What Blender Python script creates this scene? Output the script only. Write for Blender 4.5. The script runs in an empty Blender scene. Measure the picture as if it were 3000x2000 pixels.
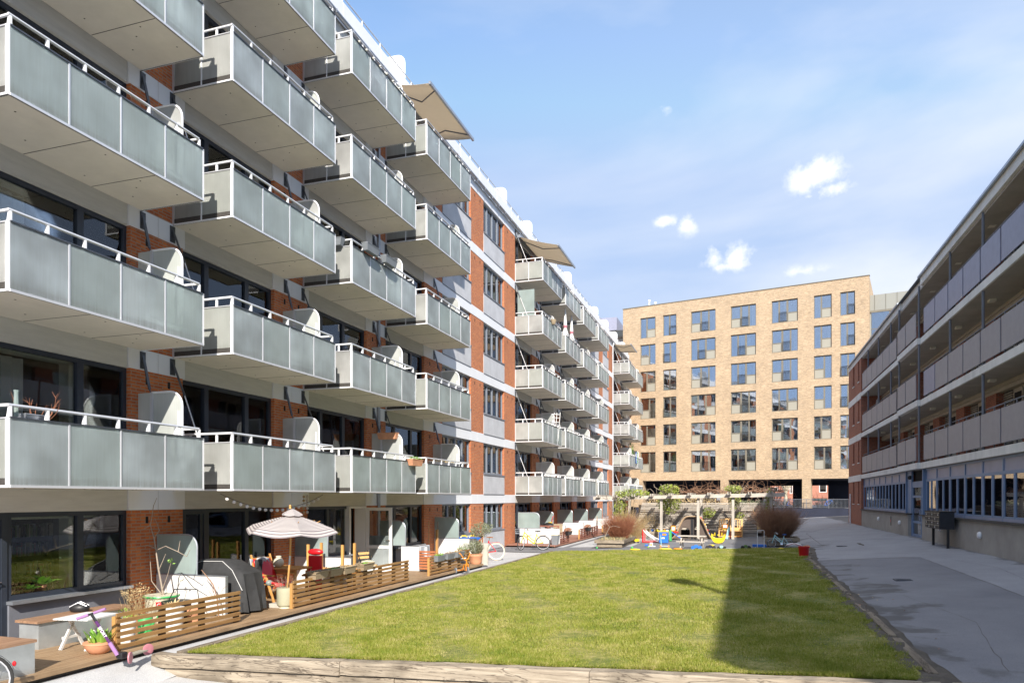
import bpy, bmesh, math, random
import numpy as np
from mathutils import Vector, Matrix
random.seed(7); rng=np.random.default_rng(7)
S=bpy.context.scene; COL=S.collection; R=math.radians; PI=math.pi
# ---------------------------------------------------------------- camera
cam=bpy.data.cameras.new('camera'); co=bpy.data.objects.new('camera',cam); COL.objects.link(co); S.camera=co
co.location=(0,0,2.42); co.rotation_euler=(R(90),0,math.atan(535/1639))
cam.sensor_width=36; cam.lens=25.087; cam.shift_y=360/2352; cam.clip_start=.1; cam.clip_end=3000
# ---------------------------------------------------------------- light
SUN=Vector((-1,2.1,-1.555)).normalized()
sl=bpy.data.lights.new('sun','SUN'); so=bpy.data.objects.new('sun',sl); COL.objects.link(so)
sl.energy=4.4; sl.angle=R(.5); sl.color=(1,.93,.83); so.rotation_euler=SUN.to_track_quat('-Z','Y').to_euler(); so.location=(20,-40,40)
W=bpy.data.worlds.new('World'); S.world=W; W.use_nodes=True
wn=W.node_tree.nodes; wl=W.node_tree.links
def N(nt,t,**k):
    n=nt.nodes.new(t)
    for a,b in k.items():
        if a.startswith('i_'):
            key=a[2:]; key=int(key) if key.isdigit() else key.replace('_',' ')
            n.inputs[key].default_value=b
        else: setattr(n,a,b)
    return n
def mixc(nt,fac,a,b,bt='MIX'):
    m=nt.nodes.new('ShaderNodeMix'); m.data_type='RGBA'; m.blend_type=bt
    for s,v in ((0,fac),(6,a),(7,b)):
        if hasattr(v,'links') or isinstance(v,bpy.types.NodeSocket): nt.links.new(v,m.inputs[s])
        else: m.inputs[s].default_value=v if s==0 else (tuple(v)+(1,) if len(v)==3 else v)
    return m.outputs[2]
def mth(nt,op,a,b=None,c=None,clamp=False):
    m=nt.nodes.new('ShaderNodeMath'); m.operation=op; m.use_clamp=clamp
    for i,v in enumerate((a,b,c)):
        if v is None: continue
        if isinstance(v,bpy.types.NodeSocket): nt.links.new(v,m.inputs[i])
        else: m.inputs[i].default_value=v
    return m.outputs[0]
def ramp(nt,fac,stops):
    r=nt.nodes.new('ShaderNodeValToRGB'); nt.links.new(fac,r.inputs[0]); e=r.color_ramp.elements
    while len(e)<len(stops): e.new(.5)
    for i,(p,c) in enumerate(stops): e[i].position=p; e[i].color=tuple(c)+(1,) if len(c)==3 else c
    return r.outputs[0]
nt=W.node_tree
sky=N(nt,'ShaderNodeTexSky',sky_type='NISHITA',sun_disc=False,sun_elevation=math.asin(-SUN.z),sun_rotation=math.atan2(1,-2.1),altitude=20,air_density=1.15,dust_density=1.2,ozone_density=2.4)
tc=N(nt,'ShaderNodeTexCoord'); D=tc.outputs['Generated']
def dirv(x,y):  # sky direction seen at a place of the sky above the yard
    a=math.atan(535/1639); u=(x-1176)/1639; v=(1144-y)/1639
    return Vector((u*math.cos(a)-math.sin(a),math.cos(a)+u*math.sin(a),v)).normalized()
mp=N(nt,'ShaderNodeMapping',i_Scale=(1.0,1.0,3.0)); nt.links.new(D,mp.inputs[0]); mp.inputs['Rotation'].default_value=(0,.35,0)
n1=N(nt,'ShaderNodeTexNoise',i_Scale=1.7,i_Detail=6,i_Roughness=.5,i_Distortion=.3); nt.links.new(mp.outputs[0],n1.inputs[0])
# cirrus veil, denser to the right part of the sky
dp=N(nt,'ShaderNodeVectorMath',operation='DOT_PRODUCT'); nt.links.new(D,dp.inputs[0]); dp.inputs[1].default_value=dirv(2330,300)
veil=mth(nt,'MULTIPLY_ADD',dp.outputs['Value'],2.6,-1.85,clamp=True)
sep=N(nt,'ShaderNodeSeparateXYZ'); nt.links.new(D,sep.inputs[0])
low=mth(nt,'MULTIPLY_ADD',sep.outputs[2],-1.7,.62,clamp=True)
cir=mth(nt,'MULTIPLY_ADD',n1.outputs[0],3.6,-1.6,clamp=True)
cir=mth(nt,'MULTIPLY',cir,mth(nt,'ADD',mth(nt,'MULTIPLY',veil,1.0),mth(nt,'MULTIPLY_ADD',low,.75,.18),clamp=True))
cir=mth(nt,'ADD',mth(nt,'MULTIPLY',cir,.95),mth(nt,'MULTIPLY',veil,.25),clamp=True)
n2=N(nt,'ShaderNodeTexNoise',i_Scale=34,i_Detail=7,i_Roughness=.6); nt.links.new(D,n2.inputs[0])
puff=None
for (x,y,rx,ry,s) in ((1875,405,62,40,1.15),(1908,432,45,22,.9),(1858,452,18,9,.6),(1530,510,38,15,.85),(1578,516,28,26,.9),(1640,592,32,30,.9),(1692,590,40,32,1.1),(1665,612,42,16,.8),(1835,624,66,16,.55),(1535,250,38,14,.4),(1000,430,1,1,0)):
    c=dirv(x,y); sb=N(nt,'ShaderNodeVectorMath',operation='SUBTRACT'); nt.links.new(D,sb.inputs[0]); sb.inputs[1].default_value=c
    a=math.atan(535/1639); m2=N(nt,'ShaderNodeMapping',vector_type='POINT'); nt.links.new(sb.outputs[0],m2.inputs[0])
    m2.inputs['Rotation'].default_value=(0,0,-a); m2.inputs['Scale'].default_value=(1639/rx/.92,8,1639/ry/.85)
    ln=N(nt,'ShaderNodeVectorMath',operation='LENGTH'); nt.links.new(m2.outputs[0],ln.inputs[0])
    v=mth(nt,'MULTIPLY',mth(nt,'SUBTRACT',1.35,ln.outputs['Value'],clamp=False),s)
    puff=v if puff is None else mth(nt,'MAXIMUM',puff,v)
pf=mth(nt,'ADD',mth(nt,'MULTIPLY',puff,.75),mth(nt,'MULTIPLY_ADD',n2.outputs[0],2.4,-1.42))
pf=mth(nt,'MULTIPLY',mth(nt,'MULTIPLY',pf,1.5,clamp=True),mth(nt,'GREATER_THAN',puff,0.0))
pf=mth(nt,'MULTIPLY',mth(nt,'MULTIPLY',pf,mth(nt,'MULTIPLY',puff,1.5,clamp=True)),.92)
c1=mixc(nt,1.0,sky.outputs[0],(1.34,1.37,1.38),'MULTIPLY'); c1=mixc(nt,1.0,c1,(2.1,2.95,4.55),'DARKEN')
c2=mixc(nt,cir,c1,(4.5,4.75,5.2)); c3=mixc(nt,pf,c2,(6.2,6.2,6.2))
zen=mth(nt,'MULTIPLY_ADD',sep.outputs[2],3.2,-2.0,clamp=True)  # bright sky patch added overhead, out of view, to lift the ambient light
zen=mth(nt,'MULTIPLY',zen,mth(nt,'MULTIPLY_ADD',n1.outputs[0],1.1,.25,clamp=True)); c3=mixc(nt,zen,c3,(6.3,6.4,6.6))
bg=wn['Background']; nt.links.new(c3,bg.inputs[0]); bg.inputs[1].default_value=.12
vs=S.view_settings; vs.view_transform='Standard'; vs.look='None'; vs.exposure=.8; vs.gamma=1
# ---------------------------------------------------------------- materials
def newmat(name):
    m=bpy.data.materials.new(name); m.use_nodes=True; return m,m.node_tree,m.node_tree.nodes['Principled BSDF']
def c4(c): return tuple(c)+(1,)
MATS={}
def mat(name,col,rough=.6,metal=0,var=.12,vs=3.,bump=0.,bs=60.,col2=None,stretch=None,spec=.5,det=5,dirt=0.):
    if name in MATS: return MATS[name]
    m,nt,b=newmat(name); tc=N(nt,'ShaderNodeTexCoord'); v=tc.outputs['Object']
    if stretch:
        mp=N(nt,'ShaderNodeMapping',i_Scale=stretch); nt.links.new(v,mp.inputs[0]); v=mp.outputs[0]
    n=N(nt,'ShaderNodeTexNoise',i_Scale=vs,i_Detail=det,i_Roughness=.6); nt.links.new(v,n.inputs[0])
    f=mth(nt,'MULTIPLY_ADD',n.outputs[0],2.2,-.6,clamp=True)
    if col2 is None: ca=tuple(x*(1-var) for x in col); cb=tuple(min(1,x*(1+var)) for x in col)
    else: ca,cb=col,col2
    c=mixc(nt,f,ca,cb)
    if dirt:
        n3=N(nt,'ShaderNodeTexNoise',i_Scale=.9,i_Detail=8,i_Roughness=.7); nt.links.new(v,n3.inputs[0])
        c=mixc(nt,mth(nt,'MULTIPLY',mth(nt,'MULTIPLY_ADD',n3.outputs[0],3,-1.3,clamp=True),dirt),c,tuple(x*.45 for x in col))
    nt.links.new(c,b.inputs['Base Color']); b.inputs['Roughness'].default_value=rough; b.inputs['Metallic'].default_value=metal
    b.inputs['Specular IOR Level'].default_value=spec
    if bump:
        n2=N(nt,'ShaderNodeTexNoise',i_Scale=bs,i_Detail=4); nt.links.new(v,n2.inputs[0])
        bp=N(nt,'ShaderNodeBump',i_Strength=bump,i_Distance=.02); nt.links.new(n2.outputs[0],bp.inputs['Height']); nt.links.new(bp.outputs[0],b.inputs['Normal'])
    MATS[name]=m; return m
def brick(name,ca,cb,cm,bw=.235,rh=.068,ms=.011,cc=None,bstr=.6,var=.5,streak=0):
    m,nt,b=newmat(name); tc=N(nt,'ShaderNodeTexCoord'); sp=N(nt,'ShaderNodeSeparateXYZ'); nt.links.new(tc.outputs['Object'],sp.inputs[0])
    cx=N(nt,'ShaderNodeCombineXYZ'); nt.links.new(mth(nt,'ADD',sp.outputs[0],sp.outputs[1]),cx.inputs[0]); nt.links.new(sp.outputs[2],cx.inputs[1])
    br=N(nt,'ShaderNodeTexBrick',i_Scale=1,i_Mortar_Size=ms,i_Mortar_Smooth=.2,i_Bias=0,i_Brick_Width=bw,i_Row_Height=rh)
    br.inputs['Color1'].default_value=c4(ca); br.inputs['Color2'].default_value=c4(cb); br.inputs['Mortar'].default_value=c4(cm)
    nt.links.new(cx.outputs[0],br.inputs[0])
    # per brick tone: noise sampled on a snapped grid
    sn=N(nt,'ShaderNodeVectorMath',operation='SNAP'); nt.links.new(cx.outputs[0],sn.inputs[0]); sn.inputs[1].default_value=(bw/2,rh,1)
    wn_=N(nt,'ShaderNodeTexWhiteNoise',noise_dimensions='2D'); nt.links.new(sn.outputs[0],wn_.inputs[0])
    n=N(nt,'ShaderNodeTexNoise',i_Scale=.55,i_Detail=6,i_Roughness=.65); nt.links.new(tc.outputs['Object'],n.inputs[0])
    c=mixc(nt,mth(nt,'MULTIPLY',mth(nt,'MULTIPLY_ADD',wn_.outputs[0],1,0),mth(nt,'MULTIPLY',mth(nt,'SUBTRACT',1,br.outputs['Fac']),var)),br.outputs['Color'],cc or tuple(x*.5 for x in ca))
    c=mixc(nt,mth(nt,'MULTIPLY_ADD',n.outputs[0],1.2,-.35,clamp=True),c,tuple((x*1.18) for x in cb),'MIX')if 0 else mixc(nt,1.0,c,mixc(nt,n.outputs[0],(.72,.72,.72),(1.28,1.26,1.24)),'MULTIPLY')
    if streak:
        mp=N(nt,'ShaderNodeMapping',i_Scale=(1.1,1.1,9)); nt.links.new(tc.outputs['Object'],mp.inputs[0]); ns=N(nt,'ShaderNodeTexNoise',i_Scale=1.3,i_Detail=8,i_Roughness=.75); nt.links.new(mp.outputs[0],ns.inputs[0])
        c=mixc(nt,1.0,c,mixc(nt,mth(nt,'MULTIPLY_ADD',ns.outputs[0],2.4,-.7,clamp=True),(.66,.62,.58),(1.3,1.3,1.3)),'MULTIPLY')
    nt.links.new(c,b.inputs['Base Color']); b.inputs['Roughness'].default_value=.85
    bp=N(nt,'ShaderNodeBump',i_Strength=bstr,i_Distance=.01,invert=True); nt.links.new(br.outputs['Fac'],bp.inputs['Height']); nt.links.new(bp.outputs[0],b.inputs['Normal'])
    MATS[name]=m; return m
def glass(name,tint=(.02,.03,.035),refl=.12,trans=.8,rough=.02,ior=1.5):
    m,nt,b=newmat(name); out=nt.nodes['Material Output']; nt.nodes.remove(b)
    tr=N(nt,'ShaderNodeBsdfTransparent'); tr.inputs[0].default_value=c4((trans,trans*1.01,trans*.98))
    gl=N(nt,'ShaderNodeBsdfGlossy',i_Roughness=rough); gl.inputs[0].default_value=(.93,.96,1,1)
    fr=N(nt,'ShaderNodeFresnel',i_IOR=ior); f=mth(nt,'ADD',fr.outputs[0],refl,clamp=True)
    tcw=N(nt,'ShaderNodeTexCoord'); nw=N(nt,'ShaderNodeTexNoise',i_Scale=1.1,i_Detail=1); nt.links.new(tcw.outputs['Object'],nw.inputs[0])
    bp=N(nt,'ShaderNodeBump',i_Strength=.06,i_Distance=.05); nt.links.new(nw.outputs[0],bp.inputs['Height']); nt.links.new(bp.outputs[0],gl.inputs['Normal'])
    mx=N(nt,'ShaderNodeMixShader'); nt.links.new(f,mx.inputs[0]); nt.links.new(tr.outputs[0],mx.inputs[1]); nt.links.new(gl.outputs[0],mx.inputs[2]); nt.links.new(mx.outputs[0],out.inputs[0])
    MATS[name]=m; return m
def frost(name,col,tl=.45,rough=.3,tr=.0):
    m,nt,b=newmat(name); out=nt.nodes['Material Output']
    tc=N(nt,'ShaderNodeTexCoord'); oi=N(nt,'ShaderNodeObjectInfo')
    n=N(nt,'ShaderNodeTexNoise',noise_dimensions='4D',i_Scale=1.3,i_Detail=2.5,i_Roughness=.5); nt.links.new(tc.outputs['Object'],n.inputs[0]); nt.links.new(mth(nt,'MULTIPLY',oi.outputs['Random'],31),n.inputs['W'])
    f=mth(nt,'MULTIPLY_ADD',n.outputs[0],3.2,-1.1,clamp=True)
    mp=N(nt,'ShaderNodeMapping',i_Scale=(9,9,.5)); nt.links.new(tc.outputs['Object'],mp.inputs[0])
    st=N(nt,'ShaderNodeTexNoise',i_Scale=2.5,i_Detail=6,i_Roughness=.7); nt.links.new(mp.outputs[0],st.inputs[0])
    sp=N(nt,'ShaderNodeSeparateXYZ'); nt.links.new(tc.outputs['Object'],sp.inputs[0])
    lo=mth(nt,'MULTIPLY_ADD',sp.outputs[2],-5,1.25,clamp=True)   # grime gathered above the bottom rail
    c=mixc(nt,f,tuple(x*.76 for x in col),tuple(min(1,x*1.14) for x in col))
    c=mixc(nt,mth(nt,'MULTIPLY',oi.outputs['Random'],.6),c,(col[0]*.86,col[1]*.93,col[2]*.86))
    c=mixc(nt,mth(nt,'MULTIPLY',mth(nt,'MULTIPLY_ADD',st.outputs[0],2.6,-1.05,clamp=True),mth(nt,'MULTIPLY_ADD',lo,.6,.22)),c,(.33,.36,.31))
    nt.links.new(c,b.inputs['Base Color']); b.inputs['Roughness'].default_value=rough
    t=N(nt,'ShaderNodeBsdfTranslucent'); nt.links.new(c,t.inputs[0]); mx=N(nt,'ShaderNodeMixShader',i_0=tl)
    nt.links.new(b.outputs[0],mx.inputs[1]); nt.links.new(t.outputs[0],mx.inputs[2]); last=mx.outputs[0]
    if tr:
        g=N(nt,'ShaderNodeBsdfGlass',i_Roughness=.32,i_IOR=1.06); nt.links.new(c,g.inputs[0]); m3=N(nt,'ShaderNodeMixShader',i_0=tr); nt.links.new(last,m3.inputs[1]); nt.links.new(g.outputs[0],m3.inputs[2]); last=m3.outputs[0]
    nt.links.new(last,out.inputs[0]); MATS[name]=m; return m
def wood(name,ca,cb,ax='y',rough=.65,grain=1.,bump=.25,dirt=0.,crack=0):
    m,nt,b=newmat(name); tc=N(nt,'ShaderNodeTexCoord'); s={'x':(1.2,22,22),'y':(22,1.2,22),'z':(22,22,1.2)}[ax]
    oi=N(nt,'ShaderNodeObjectInfo')
    ad=N(nt,'ShaderNodeVectorMath',operation='ADD'); nt.links.new(tc.outputs['Object'],ad.inputs[0]); nt.links.new(oi.outputs['Random'],ad.inputs[1])
    mp=N(nt,'ShaderNodeMapping',i_Scale=tuple(x*grain for x in s)); nt.links.new(ad.outputs[0],mp.inputs[0])
    n=N(nt,'ShaderNodeTexNoise',i_Scale=1,i_Detail=7,i_Roughness=.65,i_Distortion=.6); nt.links.new(mp.outputs[0],n.inputs[0])
    c=mixc(nt,mth(nt,'MULTIPLY_ADD',n.outputs[0],2.6,-.8,clamp=True),ca,cb)
    n2=N(nt,'ShaderNodeTexNoise',i_Scale=1.4,i_Detail=5); nt.links.new(ad.outputs[0],n2.inputs[0])
    c=mixc(nt,1.0,c,mixc(nt,n2.outputs[0],(.7,.7,.72),(1.3,1.28,1.25)),'MULTIPLY')
    if dirt: c=mixc(nt,mth(nt,'MULTIPLY',mth(nt,'MULTIPLY_ADD',n2.outputs[0],4,-1.9,clamp=True),dirt),c,tuple(x*.4 for x in ca))
    if crack:
        m2=N(nt,'ShaderNodeMapping',i_Scale={'x':(.9,7,7),'y':(7,.9,7),'z':(7,7,.9)}[ax]); nt.links.new(ad.outputs[0],m2.inputs[0]); nc=N(nt,'ShaderNodeTexNoise',i_Scale=1,i_Detail=5,i_Roughness=.55,i_Distortion=1.2); nt.links.new(m2.outputs[0],nc.inputs[0])
        ck=mth(nt,'SUBTRACT',1,mth(nt,'MULTIPLY',mth(nt,'ABSOLUTE',mth(nt,'SUBTRACT',nc.outputs[0],.5)),38),clamp=True); c=mixc(nt,mth(nt,'MULTIPLY',ck,.8),c,(.045,.03,.02))
    nt.links.new(c,b.inputs['Base Color']); b.inputs['Roughness'].default_value=rough
    bp=N(nt,'ShaderNodeBump',i_Strength=bump,i_Distance=.01); nt.links.new(n.outputs[0],bp.inputs['Height']); nt.links.new(bp.outputs[0],b.inputs['Normal'])
    MATS[name]=m; return m
M=MATS
brick('brick',(.56,.145,.04),(.64,.205,.055),(.38,.24,.16),cc=(.36,.085,.03),var=.75)
brick('brick_dark',(.46,.13,.06),(.38,.10,.045),(.28,.2,.16),cc=(.20,.06,.035),var=.6)
brick('brick_tan',(.585,.435,.28),(.50,.36,.22),(.52,.43,.32),bw=.24,rh=.06,ms=.009,cc=(.31,.23,.155),var=.85,bstr=.3,streak=1)
brick('brick_red',(.55,.2,.12),(.5,.17,.1),(.5,.35,.28),cc=(.35,.1,.07))
mat('white_band',(.76,.78,.82),.5,var=.03,vs=.7,dirt=.06)
mat('beam',(.57,.565,.535),.8,var=.08,vs=5,bump=.2,bs=30,dirt=.12,stretch=(1,.4,3))
mat('soffit',(.72,.68,.61),.8,var=.06,vs=2.2,dirt=.16)
mat('render_grey',(.50,.51,.54),.85,var=.12,vs=1.6,bump=.15,bs=40,dirt=.12)
mat('panel_slate',(.17,.18,.21),.6,var=.15,vs=1.5,dirt=.2)
mat('alu',(.66,.67,.70),.38,metal=.35,var=.04)
mat('alu_white',(.80,.81,.83),.35,var=.02)
mat('dark_steel',(.10,.11,.13),.5,metal=.6,var=.2,vs=8)
mat('edge_dark',(.06,.055,.05),.7,var=.3,vs=20)
mat('navy_frame',(.030,.038,.055),.4,var=.1)
mat('grey_frame',(.20,.225,.27),.45,var=.08)
mat('inner_frame',(.80,.84,.72),.6,var=.03)
mat('zinc',(.42,.45,.50),.4,metal=.7,var=.15,vs=2,dirt=.1)
mat('galv',(.50,.54,.56),.38,metal=.55,var=.18,vs=3,dirt=.2)
mat('curtain',(.88,.89,.86),.9,var=.05)
mat('curtain_green',(.10,.24,.12),.9,var=.1)
mat('blind_brown',(.17,.13,.09),.8)
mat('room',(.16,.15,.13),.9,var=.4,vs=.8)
mat('white_paint',(.76,.76,.75),.45,var=.02,vs=2)
mat('white_panel',(.70,.70,.69),.55,var=.02,vs=1.5,dirt=.05)
mat('black_plastic',(.018,.018,.02),.45); mat('rubber',(.03,.03,.03),.8); mat('red_pl',(.62,.012,.02),.35,var=.08)
mat('blue_pl',(.03,.17,.62),.35,var=.1); mat('yellow_pl',(.85,.62,.02),.35,var=.08); mat('orange_pl',(.85,.28,.02),.4)
mat('green_pl',(.06,.42,.12),.4); mat('ltblue',(.36,.68,.75),.35); mat('pink',(.50,.20,.24),.4); mat('purple',(.34,.18,.38),.35); mat('plum',(.10,.03,.13),.3)
mat('terracotta',(.62,.30,.17),.8,var=.15,vs=6); mat('soil',(.07,.05,.035),.95,var=.5,vs=30)
mat('cream',(.66,.62,.48),.5); mat('cream_tyre',(.78,.68,.45),.7); mat('chrome',(.75,.75,.76),.25,metal=1)
mat('leather',(.30,.12,.05),.5); mat('fabric_black',(.035,.036,.038),.85,var=.3,vs=5,bump=.3,bs=9); mat('fabric_grey',(.42,.44,.47),.9,var=.15,vs=9)
frost_awn=0; mat('olive_pot',(.46,.45,.32),.6); mat('stone',(.46,.43,.37),.85,var=.12,vs=6)
mat('leaf',(.06,.14,.03),.55,col2=(.20,.30,.07),vs=6); mat('leaf_bright',(.14,.34,.04),.45,col2=(.30,.50,.08),vs=9)
mat('leaf_grey',(.15,.17,.10),.6,col2=(.30,.32,.20),vs=8); mat('ivy',(.13,.20,.03),.5,col2=(.42,.46,.08),vs=3)
mat('twig',(.23,.12,.07),.8,col2=(.38,.22,.14),vs=5); mat('twig_red',(.26,.10,.055),.8,col2=(.45,.20,.11),vs=3); mat('twig_grey',(.34,.28,.22),.8); mat('straw',(.42,.30,.14),.85,col2=(.62,.47,.26),vs=6)
mat('bark',(.42,.37,.28),.9,var=.3,vs=6,bump=.4,bs=30); mat('cardboard',(.48,.38,.24),.8)
mat('blue_frame',(.17,.25,.40),.45,var=.1,vs=2); mat('blue_frame2',(.27,.30,.42),.4,var=.15,vs=1.2)
mat('plinth',(.34,.32,.29),.85,var=.12,vs=2,bump=.15,bs=40,dirt=.3)
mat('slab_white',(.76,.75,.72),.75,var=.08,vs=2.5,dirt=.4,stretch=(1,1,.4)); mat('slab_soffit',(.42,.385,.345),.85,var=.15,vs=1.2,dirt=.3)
mat('parapet_panel',(.32,.305,.325),.55,var=.07,vs=4,bump=.12,bs=90); mat('parapet_panel_blue',(.29,.30,.40),.5,var=.08,vs=4,bump=.12,bs=90)
mat('roof_dark',(.05,.06,.075),.6); mat('door_beige',(.44,.38,.30),.6); mat('olive_metal',(.36,.34,.28),.45,var=.04,vs=.5)
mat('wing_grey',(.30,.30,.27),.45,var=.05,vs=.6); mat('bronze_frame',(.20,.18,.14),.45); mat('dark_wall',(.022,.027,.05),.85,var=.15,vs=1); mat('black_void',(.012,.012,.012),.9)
mat('mail',(.022,.024,.03),.4,var=.3,vs=9); mat('lamp_glass',(.75,.72,.62),.3)
mat('basket',(.28,.21,.13),.85,col2=(.46,.37,.25),vs=40,bump=.6,bs=80); mat('grey_planter',(.20,.22,.24),.6)
mat('net',(.75,.75,.75),.8)
wood('deck',(.24,.15,.08),(.41,.285,.165),'y',dirt=.5); wood('deck_red',(.24,.10,.07),(.38,.19,.13),'y',dirt=.4)
wood('fence_wood',(.23,.12,.045),(.39,.23,.09),'y',.55); wood('fence_red',(.20,.07,.045),(.33,.13,.09),'y')
wood('fence_post',(.10,.06,.03),(.2,.13,.07),'z'); wood('post_top',(.36,.18,.055),(.58,.33,.11),'z')
wood('sleeper',(.22,.175,.125),(.50,.43,.33),'x',.85,grain=.8,bump=1.,dirt=.75,crack=1); wood('sleeper_y',(.13,.10,.075),(.32,.27,.2),'y',.85,grain=.6,bump=.8,dirt=.6,crack=1)
wood('grey_wood_x',(.40,.36,.31),(.72,.66,.58),'x',.85,bump=.5,dirt=.3); wood('grey_wood_z',(.34,.31,.27),(.60,.56,.49),'z',.85,bump=.5); wood('grey_wood_y',(.32,.29,.25),(.58,.54,.48),'y',.85,bump=.5)
wood('bench_wood',(.22,.12,.07),(.42,.26,.16),'y'); wood('teak',(.55,.26,.07),(.74,.42,.14),'z',.45); wood('teak_y',(.45,.22,.07),(.62,.34,.12),'y',.45); wood('pine',(.72,.42,.15),(.85,.56,.25),'x',.5)
wood('dark_table',(.16,.07,.045),(.28,.13,.08),'y',.5); wood('play_top',(.30,.20,.12),(.48,.35,.22),'x',.7); wood('redwood',(.38,.12,.05),(.5,.19,.08),'y',.55)
mat('play_side',(.115,.085,.07),.6,var=.1,vs=2)
glass('glass',refl=.025,trans=.85); glass('glass_tan',refl=.44,trans=.92,rough=.015); glass('glass_blue',refl=.2,trans=.35)
frost('frost_front',(.62,.675,.70),.26,.3,.42); frost('frost_side',(.62,.62,.61),.3,.35,.25); frost('frost_screen',(.62,.63,.63),.25,.4); frost('frost_green',(.45,.54,.54),.4,.3)
def cloth(name,col,tl=.5):
    m=mat(name,col,.9,var=.06,vs=3); nt=m.node_tree; b=nt.nodes['Principled BSDF']; t=N(nt,'ShaderNodeBsdfTranslucent'); t.inputs[0].default_value=c4(col); mx=N(nt,'ShaderNodeMixShader',i_0=tl)
    nt.links.new(b.outputs[0],mx.inputs[1]); nt.links.new(t.outputs[0],mx.inputs[2]); nt.links.new(mx.outputs[0],nt.nodes['Material Output'].inputs[0])
cloth('awning',(.68,.61,.51),.55)
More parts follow.
